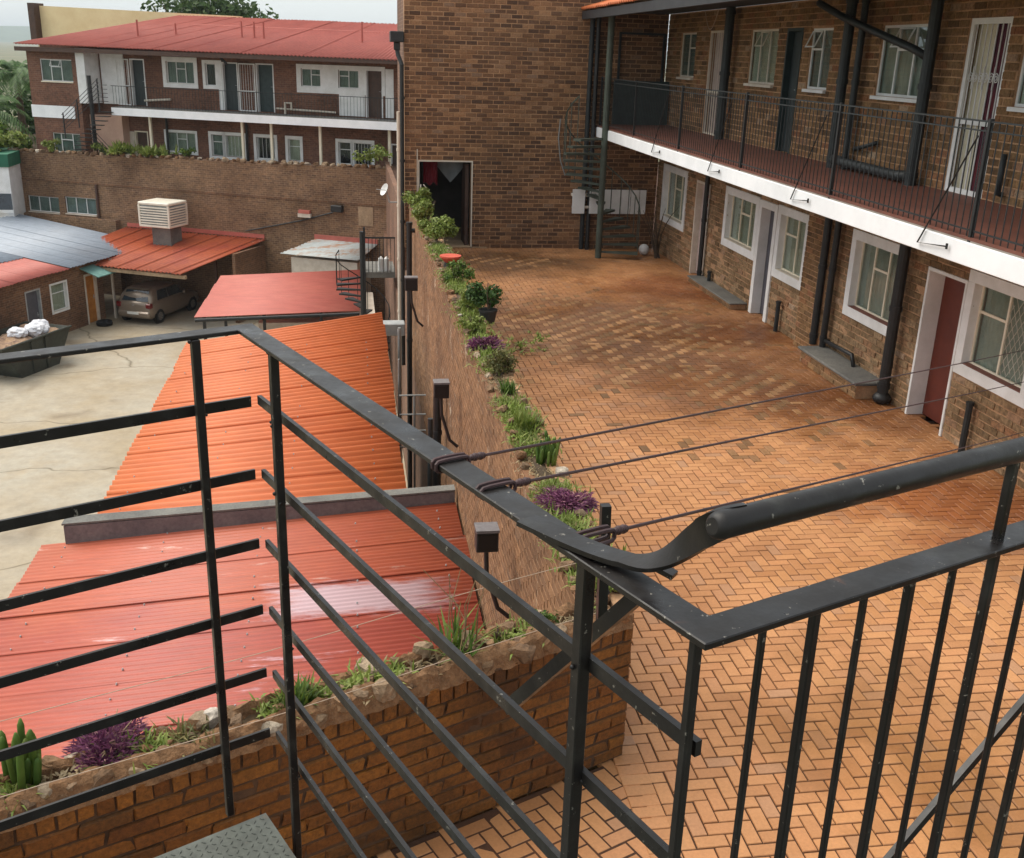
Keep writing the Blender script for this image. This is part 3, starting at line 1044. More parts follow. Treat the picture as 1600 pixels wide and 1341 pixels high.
def door(T, parent, a0, a1, c0, c1, dmat, fmat='white_paint', frame=0.05, depth=0.12, fb=0.01, handle=True, label=None, hinge=1):
    mb = MB(T)
    mb.box(a0 + frame, a1 - frame, -depth - 0.045, -depth, c0 + 0.012, c1 - frame)
    d = mb.build('door', M[dmat], parent, label=label)
    mb = MB(T)
    mb.ring(a0, a1, c0, c1, frame, -depth - 0.06, fb, bottom=False)
    mb.build('frame', M[fmat], d, bevel=0.003)
    if handle:
        hx = a0 + frame + 0.07 if hinge > 0 else a1 - frame - 0.07
        mb = MB(T)
        mb.box(hx - 0.02, hx + 0.02, -depth, -depth + 0.008, c0 + 0.95, c0 + 1.12)
        mb.tube([(hx, -depth + 0.005, c0 + 1.04), (hx, -depth + 0.05, c0 + 1.04), (hx + 0.1 * hinge, -depth + 0.05, c0 + 1.04)], 0.009, 6)
        mb.build('handle', M['zinc'], d)
    return d


def gate(T, parent, a0, a1, c0, c1, nb, fmat='white_paint', b=-0.03, fr=0.045, mid=(0.42,), behind=None, scroll=False, label=None, pale=None):
    mb = MB(T)
    mb.ring(a0, a1, c0, c1, fr, b - 0.03, b)
    g_ = mb.build('security_gate', M[fmat], parent, label=label)
    for q in mid:
        cm = c0 + (c1 - c0) * q
        MB(T).box(a0 + fr, a1 - fr, b - 0.025, b - 0.005, cm - 0.03, cm + 0.03).build('lock_rail', M[fmat], g_)
    for k in range(nb):
        a = a0 + fr + (a1 - a0 - 2 * fr) * (k + 0.5) / nb
        MB(T).box(a - 0.006, a + 0.006, b - 0.021, b - 0.009, c0 + fr, c1 - fr).build('gate_bar', M[fmat], g_)
    if scroll:
        for k in range(3):
            a = a0 + (a1 - a0) * (k + 1) / 4
            c = c0 + (c1 - c0) * 0.67
            mb = MB(T)
            for sg in (-1, 1):
                pts = []
                for i in range(15):
                    th = i / 14 * 3.6 * PI
                    rad = 0.055 * (1 - i / 18)
                    pts.append((a + sg * (0.052 - rad * math.cos(th)), b + 0.0, c + rad * math.sin(th) * 1.2))
                mb.tube(pts, 0.006, 5)
            mb.tube([(a, b, c - 0.13), (a, b, c + 0.13)], 0.007, 5)
            mb.build('scroll', M[fmat], g_)
    if pale:
        MB(T).box(pale[0], pale[1], b - 0.11, b - 0.10, c0 + 0.05, c1 - 0.05).build('curtain', M['curtain'], g_)
    if behind:
        MB(T).box(a0 + 0.01, a1 - 0.01, b - 0.16, b - 0.12, c0 + 0.01, c1 - 0.01).build('inner_door', M[behind], g_)
    return g_


# ------------------------------------------------------------------ corrugated sheets
def corrugated(parent, P00, P10, P01, P11, pitch, amp, mat, nsheet=1, name='roof_sheet', wave='sin', thick=0.008, nu=2, lap=0.012, seed=0):
    """ridges run from P00 to P10; the waves follow one another from P00 to P01"""
    rr = random.Random(seed)
    P00, P10, P01, P11 = map(Vector, (P00, P10, P01, P11))
    nrm = (P10 - P00).cross(P01 - P00).normalized()
    if nrm.z < 0: nrm = -nrm
    length = (P01 - P00).length
    nw = max(1, round(length / pitch))
    per = max(1, nw // nsheet)
    k0 = 0
    objs = []
    while k0 < nw:
        k1 = min(nw, k0 + per)
        if nw - k1 < per * 0.4: k1 = nw
        res = 8
        cnt = (k1 - k0) * res + 3
        vs = []
        base = rr.uniform(0.0, 0.012)
        ext0, ext1 = rr.uniform(-0.02, 0.02), rr.uniform(-0.03, 0.03)
        for i in range(cnt):
            s_ = (k0 * res + i) / (nw * res)
            ph = (k0 * res + i) / res
            x = math.sin(2 * PI * ph)
            if wave == 'ibr':
                x = max(-1, min(1, x * 2.2))
            off = amp * x + base + lap * (i / cnt)
            for j in range(nu + 1):
                u = j / nu
                p = (P00.lerp(P10, u)).lerp(P01.lerp(P11, u), s_)
                if j == 0: p = p + (P00 - P10).normalized() * ext0
                if j == nu: p = p + (P10 - P00).normalized() * ext1
                vs.append(tuple(p + nrm * off))
        m_ = nu + 1
        N = len(vs)
        vs += [tuple(Vector(v) - nrm * thick) for v in vs]
        fs = []
        for i in range(cnt - 1):
            for j in range(nu):
                a = i * m_ + j
                fs.append((a, a + 1, a + m_ + 1, a + m_))
                fs.append((N + a, N + a + m_, N + a + m_ + 1, N + a + 1))
            for j in (0, nu):
                a = i * m_ + j
                fs.append((a, a + m_, N + a + m_, N + a))
        for j in range(nu):
            fs.append((j, j + 1, N + j + 1, N + j))
            a = (cnt - 1) * m_ + j
            fs.append((a, a + 1, N + a + 1, N + a))
        mb = MB(); mb.add(vs, fs)
        objs.append(mb.build(name, mat, parent, smooth=True, recalc=True))
        k0 = k1
    return objs


# ------------------------------------------------------------------ main building on the right
def main_building():
    root = thing('brick_building', 'long two-storey brown brick building with white balcony edge beside the paved courtyard', 'building', (FX, 16, 0))
    g_holes = [(22.89, 24.45, 0.93, 1.98), (21.2, 22.1, 0.0, 2.02), (18.58, 20.1, 1.1, 1.98), (17.55, 18.42, 0.0, 2.06), (16.32, 17.42, 1.0, 1.98),
               (13.25, 14.55, 1.0, 2.03), (11.58, 12.5, 0.0, 2.02), (10.2, 11.42, 1.02, 2.03), (8.9, 9.8, 0.0, 2.02)]
    gs = [(22.75, 24.59, 0.79, 2.12), (21.2, 22.1, 0.0, 2.02), (18.42, 20.24, 0.96, 2.12), (17.4, 18.44, 0.0, 2.12), (16.2, 17.54, 0.87, 2.12),
          (13.12, 14.68, 0.87, 2.16), (11.58, 12.5, 0.0, 2.02), (10.06, 11.56, 0.88, 2.17), (8.9, 9.8, 0.0, 2.02)]
    brickwork(root, TF, 7.6, 25.1, 0.0, 2.66, g_holes, M['brick_lower'], M['mortar'], 300, 11, bl=0.25, bh=0.082, jt=0.014, thick=0.24, jit=0.010, rough=0.12, wallname='lower_wall')
    u_holes = [(23.0, 24.08, 4.08, 5.0), (21.05, 22.15, 2.98, 5.02), (18.45, 19.78, 4.07, 5.0), (17.4, 18.05, 2.98, 5.0), (16.28, 17.09, 4.06, 4.98),
               (13.35, 14.7, 4.05, 4.98), (11.65, 12.52, 2.98, 5.02), (10.2, 11.38, 4.06, 4.94)]
    brickwork(root, TF, 7.6, 25.1, 2.9, 5.42, u_holes, M['brick_facade'], M['mortar'], 0, 12, bl=0.25, bh=0.082, jt=0.014, thick=0.24, jit=0.006, rough=0.05, wallname='upper_wall')
    # projecting brick pier
    brickwork(root, lambda a, b, c: (FX - 0.12 - b, a, c), 15.42, 16.05, 0.0, 2.66, [], M['brick_facade'], M['mortar'], 0, 13, thick=0.13, wallname='pier')
    # ground-floor windows
    window(TF, root, 22.89, 24.45, 0.93, 1.98, (1, 1, 1), 0.14, cur='curtain', vents=(1,), fmat='cream_paint', sill='old_white')
    window(TF, root, 18.58, 20.1, 1.1, 1.98, (1, 1, 1), 0.14, cur='curtain', vents=(1,), fmat='cream_paint', sill='old_white')
    window(TF, root, 16.34, 17.40, 1.01, 1.98, (1, 1), 0.14, cur='curtain', vents=(1,), fmat='cream_paint', sill='old_white')
    window(TF, root, 13.26, 14.54, 1.01, 2.02, (1, 1, 1), 0.14, cur='curtain_green', vents=(1,), fmat='cream_paint')
    window(TF, root, 10.2, 11.42, 1.02, 2.03, (1.1, 1), 0.14, cur='curtain_green', vents=(1,), fmat='cream_paint', lattice=((0.0, 0.5),))
    # doors
    d = door(TF, root, 21.2, 22.1, 0.0, 2.02, 'pale_door', 'old_white', label='pale door with notices pinned to it')
    MB(TF).box(21.36, 21.9, -0.118, -0.112, 0.98, 1.82).build('notice_board', M['sign_white'], d)
    MB(TF).box(21.42, 21.84, -0.111, -0.108, 1.52, 1.76).build('notice', M['sign_red'], d)
    MB(TF).box(21.42, 21.84, -0.111, -0.108, 1.20, 1.46).build('notice', M['sign_blue'], d)
    MB(TF).box(21.5, 21.76, -0.107, -0.105, 1.58, 1.7).build('notice', M['sign_white'], d)
    door(TF, root, 17.56, 18.42, 0.0, 2.1, 'grey_door', 'white_paint', frame=0.13, depth=0.16, fb=0.024)
    door(TF, root, 11.58, 12.5, 0.0, 2.02, 'red_door', 'white_paint', frame=0.045, depth=0.22, fb=0.014, label='red-brown door set back between white jambs')
    gate(TF, root, 8.9, 9.8, 0.0, 2.02, 7, behind='dark_door')
    # upper windows and doors
    window(TF, root, 23.0, 24.08, 4.08, 5.0, (1, 1), 0, cur='curtain_dark', vents=(0,), fmat='old_white', sill='old_white', depth=0.04)
    gate(TF, root, 21.05, 22.15, 2.98, 5.02, 8, 'old_white', behind='pale_door')
    window(TF, root, 18.45, 19.78, 4.07, 5.0, (1, 1, 1), 0, cur='curtain', vents=(), fmat='old_white', sill='old_white', depth=0.04, openvent=1)
    door(TF, root, 17.4, 18.05, 2.98, 5.0, 'dark_door', 'teal_paint', frame=0.05, depth=0.1)
    window(TF, root, 16.28, 17.09, 4.06, 4.98, (1, 1), 0, cur='curtain_dark', vents=(1,), fmat='white_paint', sill='white_paint', depth=0.04, openvent=1)
    window(TF, root, 13.35, 14.7, 4.05, 4.98, (1, 1, 1), 0, cur='curtain_green', vents=(1,), fmat='white_paint', sill='white_paint', depth=0.04, openvent=1)
    gate(TF, root, 11.65, 12.52, 2.98, 5.02, 7, 'white_paint', fr=0.07, behind='purple_cloth', scroll=True, pale=(12.12, 12.50), label='white scrolled security gate over a dark red and purple curtain')
    window(TF, root, 10.2, 11.38, 4.06, 4.94, (1, 1, 1), 0, cur='curtain_green', vents=(1,), fmat='white_paint', sill='white_paint', depth=0.04)
    # balcony slab
    mb = MB()
    mb.prism([(5.875, 7.6), (FX + 0.012, 7.6), (FX + 0.012, 25.1), (5.875, 25.1)], 2.69, 2.9)
    mb.build('balcony_slab', M['slab_under'], root)
    mb = MB()
    mb.add([(5.86, 7.6, 2.904), (FX + 0.01, 7.6, 2.975), (FX + 0.01, 25.1, 2.975), (5.86, 25.1, 2.904), (5.86, 7.6, 2.93), (FX + 0.01, 7.6, 2.99), (FX + 0.01, 25.1, 2.99), (5.86, 25.1, 2.93)],
           [(0, 3, 2, 1), (4, 5, 6, 7), (0, 1, 5, 4), (1, 2, 6, 5), (2, 3, 7, 6), (3, 0, 4, 7)])
    mb.build('balcony_floor', M['red_floor'], root)
    MB().box(5.83, 5.872, 7.6, 25.0, 2.668, 2.885).build('fascia', M['fascia_white'], root, bevel=0.006)
    # balcony railing
    mb = MB()
    mb.box(5.872, 5.902, 7.6, 24.95, 3.985, 4.0)
    mb.box(5.88, 5.894, 7.6, 24.95, 3.90, 3.914)
    mb.box(5.88, 5.894, 7.6, 24.95, 2.985, 3.0)
    rail = mb.build('balcony_railing', M['post_paint'], root)
    me = MB().box(-0.0045, 0.0045, -0.0045, 0.0045, 2.93, 3.985).mesh('baluster', M['post_paint'])
    y = 7.65
    while y < 24.9:
        o = bpy.data.objects.new('baluster', me); link(o, rail); o.location = (5.887, y, 0)
        y += 0.112
    me = MB().box(-0.02, 0.02, -0.02, 0.02, 2.80, 4.02).mesh('railing_post', M['black_paint'])
    for y in (9.25, 12.36, 15.5, 18.66, 21.8, 24.9):
        o = bpy.data.objects.new('railing_post', me); link(o, rail); o.location = (5.886, y, 0)
    # roof
    corrugated(root, (5.35, 7.6, 5.46), (9.6, 7.6, 6.7), (5.35, 25.35, 5.46), (9.6, 25.35, 6.7), 0.177, 0.026, M['roof_orange'], 16, seed=2)
    mb = MB()
    mb.box(5.38, 5.48, 7.6, 25.2, 5.24, 5.41)
    mb.build('eave_beam', M['eave_dark'], root)
    mb = MB()
    mb.add([(5.45, 7.6, 5.405), (FX, 7.6, 5.47), (FX, 25.2, 5.47), (5.45, 25.2, 5.405), (5.45, 7.6, 5.395), (FX, 7.6, 5.42), (FX, 25.2, 5.42), (5.45, 25.2, 5.395)],
           [(0, 1, 2, 3), (4, 7, 6, 5), (0, 4, 5, 1), (2, 6, 7, 3), (1, 5, 6, 2), (3, 7, 4, 0)])
    mb.build('soffit', M['eave_dark'], root)
    # back block and far side so the building is solid
    MB().box(FX + 0.3, 13, 7.6, 25.1, 0, 5.4).build('rear_block', M['brick_side'], root)
    # balcony columns and soil pipes
    for (y, r_, x, z0, z1) in ((20.52, 0.09, 7.28, 2.98, 5.42), (15.26, 0.075, 7.22, 2.98, 5.42), (15.06, 0.05, 7.33, 2.98, 5.42), (13.05, 0.075, 7.30, 2.98, 5.42), (24.95, 0.05, 5.75, 0.0, 5.40),
                               (15.20, 0.06, 7.27, 0.25, 2.66), (15.02, 0.05, 7.35, 0.25, 2.66), (12.94, 0.075, 7.32, 0.12, 2.66), (21.18, 0.05, 7.36, 0.06, 2.66)):
        mb = MB(); mb.tube([(x, y, z0), (x, y, z1)], r_, 12)
        for k in range(int((z1 - z0) / 1.1) + 1):
            zz = z0 + 0.1 + k * 1.1
            if zz < z1 - 0.05: mb.tube([(x, y, zz), (x, y, zz + 0.07)], r_ * 1.18, 12)
        mb.build('soil_pipe', M['black_paint' if z0 < 1 else 'post_paint'], root, smooth=False)
    mb = MB(); mb.tube([(7.22, 15.26, 3.12), (7.24, 14.9, 3.09), (7.28, 13.4, 3.07), (7.30, 13.05, 3.10)], 0.07, 12); mb.build('waste_pipe', M['post_paint'], root, smooth=True)
    mb = MB(); mb.tube([(7.0, 15.9, 5.3), (7.1, 15.2, 5.08), (7.22, 13.3, 4.66), (7.3, 13.05, 4.55)], 0.05, 10); mb.build('waste_pipe', M['post_paint'], root, smooth=True)
    mb = MB(); mb.tube([(7.42, 15.0, 3.28), (7.36, 14.7, 3.32), (7.40, 14.3, 3.42)], 0.03, 8); mb.build('waste_pipe', M['post_paint'], root, smooth=True)
    mb = MB(); mb.tube([(7.42, 11.2, 3.1), (7.36, 11.2, 3.1), (7.36, 11.2, 3.55)], 0.035, 8); mb.build('waste_pipe', M['post_paint'], root, smooth=True)
    mb = MB(); mb.tube([(7.44, 15.0, 0.34), (7.36, 14.95, 0.36), (7.34, 14.0, 0.40), (7.34, 13.9, 0.22)], 0.032, 8); mb.build('waste_pipe', M['black_paint'], root, smooth=True)
    for (y, h) in ((16.95, 0.5), (11.0, 0.62), (20.6, 0.3)):
        mb = MB(); mb.tube([(7.38, y, 0), (7.38, y, h)], 0.04, 8); mb.tube([(7.38, y, h), (7.38, y, h + 0.04)], 0.05, 8)
        mb.build('stub_pipe', M['post_paint'], root)
    mb = MB(); mb.ball((7.32, 12.94, 0.08), 0.13, 12, 7, (1, 1, 0.7)); mb.build('gully_trap', M['black_paint'], root, smooth=True)
    # rusty hanging conduit loops under the eave
    mb = MB(); pts = [(6.9, 20.9 - 0.08 * i, 5.35 - 0.35 * math.sin(PI * i / 10)) for i in range(11)]; mb.tube(pts, 0.008, 5); mb.build('cable', M['thin_wire'], root)
    # recess wall and dark doorway at the far end of the balcony, teal screen before it
    door(TE, root, 6.28, 7.38, 2.98, 5.0, 'brown_door', 'post_paint', depth=0.06, handle=False, fb=0.05)
    MB().box(6.1, 7.4, 24.55, 24.6, 2.98, 3.95).build('balcony_screen', M['teal_paint'], root)
    # benches and steps along the wall foot
    brickwork(root, lambda a, b, c: (7.02 - b, a, c), 13.15, 15.05, 0.0, 0.2, [], M['brick_facade'], M['mortar'], 40, 15, thick=0.43, wallname='bench')
    MB().box(6.98, 7.46, 13.1, 15.1, 0.202, 0.245).build('bench_top', M['concrete_grey'], root, bevel=0.01)
    brickwork(root, lambda a, b, c: (7.12 - b, a, c), 18.6, 21.15, 0.0, 0.1, [], M['brick_facade'], M['mortar'], 40, 16, thick=0.33, wallname='step')
    MB().box(7.10, 7.46, 18.55, 21.2, 0.102, 0.13).build('step_top', M['concrete_grey'], root, bevel=0.01)
    return root


main_building()


# ------------------------------------------------------------------ brick block that closes the courtyard
def end_building():
    root = thing('stair_tower', 'tall plain brown brick block with a dark doorway at the far end of the courtyard', 'building', (3.5, EY, 0))
    holes = [(1.67, 2.9, 0.0, 2.02)]
    brickwork(root, TE, 1.33, 7.44, 0.0, 7.2, holes, M['brick_end'], M['mortar'], 300, 21, bl=0.24, bh=0.081, jt=0.017, thick=0.24, wallname='front_wall')
    # side wall on the left, back, right, and top
    mb = MB()
    mb.box(1.335, 1.57, EY + 0.24, 28.2, -0.6, 7.2)
    mb.box(1.335, 7.44, 28.2, 28.45, -0.6, 7.2)
    mb.box(7.2, 7.44, EY + 0.24, 28.2, 0, 7.2)
    mb.build('side_wall', M['brick_side'], root)
    MB().box(1.3, 7.46, EY - 0.04, 28.5, 7.2, 7.32).build('coping', M['concrete_grey'], root)
    # passage behind the doorway
    mb = MB()
    mb.box(1.66, 1.70, EY + 0.24, 28.2, 0, 2.6)
    mb.box(3.3, 3.36, EY + 0.24, 28.2, 0, 2.6)
    mb.box(1.66, 3.36, 28.05, 28.15, 0, 2.6)
    mb.build('passage_wall', M['interior_dark'], root)
    MB().box(1.66, 3.36, EY + 0.2, 28.05, 2.45, 2.6).build('passage_ceiling', M['pink_plaster'], root)
    MB().box(1.6, 3.3, EY - 0.02, 28.05, 0.004, 0.03).build('threshold', M['plaster_tan'], root)
    mb = MB(TE)
    mb.ring(1.64, 2.93, 0.0, 2.05, 0.03, -0.1, 0.02, bottom=False)
    mb.build('door_frame', M['old_white'], root)
    mb = MB(); mb.box(2.78, 2.86, EY + 0.22, EY + 1.0, 0.03, 1.95); mb.build('open_door', M['brown_door'], root)
    # soldier lintel above the doorway is part of the bond; gutter box and downpipe on the left corner
    mb = MB(); mb.box(1.02, 1.32, EY - 0.1, EY + 0.5, 4.62, 4.85); mb.box(1.10, 1.24, EY + 0.02, EY + 0.18, 4.45, 4.62)
    mb.build('hopper', M['black_paint'], root, bevel=0.01)
    mb = MB(); mb.tube([(1.17, EY + 0.1, 4.5), (1.19, EY + 0.05, 4.35), (1.27, EY - 0.06, 4.15), (1.275, EY - 0.06, -2.9)], 0.05, 10)
    for z in (3.4, 2.0, 0.6, -0.8): mb.tube([(1.275, EY - 0.06, z), (1.275, EY - 0.06, z + 0.06)], 0.062, 10)
    mb.build('downpipe', M['black_paint'], root, smooth=False)
    mb = MB(); mb.tube([(1.62, EY - 0.03, 0.9), (1.62, EY - 0.03, 2.3)], 0.012, 6); mb.build('conduit', M['old_white'], root)
    # dark steel strip at the corner with the balcony
    mb = MB(); mb.tube([(5.62, EY - 0.08, 0), (5.62, EY - 0.08, 5.3)], 0.055, 10); mb.build('downpipe', M['post_paint'], root)
    mb = MB(); mb.tube([(4.98, EY - 0.03, 3.05), (4.95, EY - 0.03, 2.6), (5.02, EY - 0.03, 2.1), (5.15, EY - 0.03, 1.75)], 0.015, 6); mb.build('cable', M['grey_plastic'], root)


end_building()


def passage_things():
    # cloths hanging inside the doorway
    mb = MB()
    n = 12
    vs = []
    for i in range(n + 1):
        x = 1.80 + 0.34 * i / n
        yy = EY + 0.5 + 0.03 * math.sin(i * 1.7)
        vs += [(x, yy, 1.45 + 0.04 * math.sin(i * 0.9)), (x, yy, 2.3), (x, yy + 0.01, 1.45 + 0.04 * math.sin(i * 0.9)), (x, yy + 0.01, 2.3)]
    fs = []
    for i in range(n):
        k = i * 4
        fs += [(k, k + 4, k + 5, k + 1), (k + 2, k + 3, k + 7, k + 6)]
    mb.add(vs, fs)
    tag(mb.build('hanging_cloth', M['cloth_red'], smooth=True), 'dark red cloth hanging at the left inside the far doorway', 'cloth')
    mb = MB(); vs = []
    for i in range(n + 1):
        x = 2.08 + 0.8 * i / n
        dip = 1.45 + 0.55 * abs(i / n - 0.5) * 1.7
        yy = EY + 0.8 + 0.03 * math.sin(i * 1.3)
        vs += [(x, yy, dip), (x, yy, 2.35), (x, yy + 0.01, dip), (x, yy + 0.01, 2.35)]
    mb.add(vs, fs)
    tag(mb.build('hanging_sheet', M['cloth_grey'], smooth=True), 'grey sheet sagging to a point under the far doorway lintel', 'sheet')
    # hose loop
    mb = MB(); mb.tube([(1.70, EY - 0.06, 1.5), (1.70, EY - 0.06, 1.05), (1.76, EY - 0.06, 0.98), (1.83, EY - 0.06, 1.05), (1.83, EY - 0.06, 1.42), (1.76, EY - 0.06, 1.5)], 0.014, 6)
    tag(mb.build('hose', M['old_white'], smooth=True), 'pale hose looped beside the left jamb of the far doorway', 'hose')


passage_things()


# ------------------------------------------------------------------ spiral staircases
def spiral(name, label, cx, cy, z0, z1, r, turns, start, n, mat, tr=0.045, rails=True, sgn=1, group=None, balus=True, postup=1.0):
    root = thing(name, label, 'staircase', (cx, cy, z0), group)
    mb = MB(); mb.tube([(cx, cy, z0), (cx, cy, z1 + postup)], tr, 12); mb.build('centre_pole', M[mat], root)
    pts = []
    for i in range(n):
        a = start + sgn * turns * 2 * PI * i / n
        a2 = start + sgn * turns * 2 * PI * (i + 0.95) / n
        z = z0 + (z1 - z0) * (i + 1) / (n + 1)
        poly = [(cx + 0.03 * math.cos(a), cy + 0.03 * math.sin(a)), (cx + r * math.cos(a), cy + r * math.sin(a)),
                (cx + r * math.cos((a + a2) / 2), cy + r * math.sin((a + a2) / 2)), (cx + r * math.cos(a2), cy + r * math.sin(a2)), (cx + 0.03 * math.cos(a2), cy + 0.03 * math.sin(a2))]
        if sgn < 0: poly = poly[::-1]
        mb = MB(); mb.prism(poly, z - 0.05, z); mb.build('tread', M[mat], root)
        am = (a + a2) / 2
        px, py = cx + (r - 0.01) * math.cos(am), cy + (r - 0.01) * math.sin(am)
        if balus:
            mb = MB(); mb.tube([(px, py, z), (px, py, z + 0.9)], 0.011, 6); mb.build('baluster', M[mat], root)
        pts.append((px, py, z + 0.9))
    if rails:
        mb = MB(); mb.tube(pts, 0.017, 6); mb.build('handrail', M[mat], root)
    return root


spiral('spiral_staircase', 'dark green steel spiral staircase at the far end of the balcony', 5.78, 23.86, 0.0, 2.9, 0.92, 0.68, math.radians(-22), 16, 'stair_green', tr=0.075, sgn=1, postup=2.4)


def far_panel():
    root = thing('white_panel', 'white boards fixed to the shaded wall behind the green spiral staircase', 'panel', (6.2, EY, 0.9))
    for k, (x0, x1) in enumerate(((5.32, 5.62), (5.74, 5.96), (6.06, 6.26), (6.28, 6.50), (6.52, 6.74), (6.76, 6.96), (6.98, 7.13))):
        MB().box(x0, x1, EY - 0.24, EY - 0.20, 0.88, 1.45).build('board', M['white_paint'], root)
    MB().box(5.32, 7.13, EY - 0.195, EY - 0.165, 1.0, 1.06).build('batten', M['old_white'], root)
    MB().box(5.32, 7.13, EY - 0.195, EY - 0.012, 1.28, 1.34).build('batten', M['old_white'], root)
    mb = MB(); mb.ball((6.98, 24.2, 0.14), 0.13, 14, 9)
    tag(mb.build('ball', M['white_paint'], smooth=True), 'white ball lying at the foot of the green spiral staircase', 'ball')
    rr = random.Random(4)
    root = thing('dry_shrub', 'bare dark twiggy shrub by the first white window', 'shrub', (7.22, 24.0, 0))
    mb = MB()
    for k in range(9):
        p = Vector((7.22 + rr.uniform(-.06, .06), 23.9 + rr.uniform(-.1, .1), 0.0)); pts = [p.copy()]
        d = Vector((rr.uniform(-.25, .1), rr.uniform(-.35, .35), 1))
        for i in range(5):
            p = p + d * rr.uniform(0.15, 0.3); d += Vector((rr.uniform(-.3, .2), rr.uniform(-.3, .3), 0)); pts.append(p.copy())
        mb.tube(pts, 0.022, 5, 0.004)
    mb.build('branches', M['bark'], root)


far_panel()


def brackets():
    for (y, lab) in ((20.1, 'nearest the green spiral stair'), (16.75, 'second from the green spiral stair'), (13.35, 'third from the green spiral stair'), (10.05, 'nearest the right edge')):
        mb = MB()
        mb.tube([(5.855, y - .68, 3.86), (5.805, y, 2.745), (5.80, y - .56, 2.80)], 0.009, 6)
        mb.tube([(5.80, y - .56, 2.775), (5.80, y - .56, 2.83)], 0.012, 6)
        tag(mb.build('line_bracket', M['black_paint']), 'thin bent steel washing-line arm on the white balcony edge, ' + lab, 'bracket', 'washing-line arms along the balcony edge')


brackets()

# ------------------------------------------------------------------ stones, plants
STONES = []
for k in range(9):
    bm = bmesh.new()
    bmesh.ops.create_icosphere(bm, subdivisions=2, radius=1.0)
    rr = random.Random(100 + k)
    offv = Vector((rr.uniform(0, 50), rr.uniform(0, 50), rr.uniform(0, 50)))
    for v in bm.verts:
        d = v.co.normalized()
        f = 0.85 + 0.45 * noise.noise(d * 1.1 + offv) + 0.22 * noise.noise(d * 3.0 + offv)
        v.co = Vector((max(-0.72, min(0.72, d.x * f)), max(-0.72, min(0.72, d.y * f)), max(-0.6, min(0.6, d.z * f))))
    me = bpy.data.meshes.new('stone_piece')
    bm.to_mesh(me); bm.free()
    me.materials.append(M['stone'])
    STONES.append(me)


def put_stones(parent, spots, seed):
    rr = random.Random(seed)
    for (p, s_) in spots:
        o = bpy.data.objects.new('stone', rr.choice(STONES))
        link(o, parent)
        o.location = p
        o.rotation_euler = (rr.uniform(-.4, .4), rr.uniform(-.4, .4), rr.uniform(0, 6.28))
        o.scale = (s_ * rr.uniform(.8, 1.4), s_ * rr.uniform(.7, 1.1), s_ * rr.uniform(.55, .95))


def blades(mb, c, n, L, spread, wd, rr, base=0.05, droop=0.5, up=0.6):
    for i in range(n):
        a = rr.uniform(0, 2 * PI)
        bx, by = c[0] + rr.gauss(0, base), c[1] + rr.gauss(0, base)
        l = L * rr.uniform(0.6, 1.15)
        tilt = rr.uniform(0.05, spread)
        d = Vector((math.cos(a) * tilt, math.sin(a) * tilt, up)).normalized()
        sd_ = Vector((-math.sin(a), math.cos(a), 0)) * wd * rr.uniform(.7, 1.2)
        p0 = Vector((bx, by, c[2]))
        p1 = p0 + d * l * 0.5
        p2 = p1 + (d + Vector((0, 0, -droop * tilt))).normalized() * l * 0.5
        mb.add([p0 - sd_ * .6, p0 + sd_ * .6, p1 + sd_, p1 - sd_, p2], [(0, 1, 2, 3), (3, 2, 4)])


def leafcloud(mb, c, rad, n, size, rr, shell=0.5, lobes=6, flat=0.0):
    ctr = [(Vector((rr.gauss(0, .42) * rad[0], rr.gauss(0, .42) * rad[1], rr.uniform(-.45, .6) * rad[2])), rr.uniform(.4, .62)) for _ in range(lobes)]
    for i in range(n):
        cc, q = rr.choice(ctr)
        v = Vector((rr.gauss(0, 1), rr.gauss(0, 1), rr.gauss(0, 1))).normalized() * (rr.uniform(shell, 1.0))
        p = Vector(c) + cc + Vector((v.x * rad[0] * q, v.y * rad[1] * q, v.z * rad[2] * q))
        nrm = (v + Vector((rr.gauss(0, .6), rr.gauss(0, .6), rr.gauss(0, .6) + .3))).normalized()
        t1 = nrm.orthogonal().normalized()
        ang = rr.uniform(0, 6.28)
        x = (Matrix.Rotation(ang, 3, nrm) @ t1)
        y = nrm.cross(x)
        s_ = size * rr.uniform(.6, 1.3)
        mb.add([p - x * s_ * .5, p - y * s_ * .32 + nrm * s_ * .06, p + x * s_ * .6, p + y * s_ * .32 + nrm * s_ * .06], [(0, 1, 2, 3)])


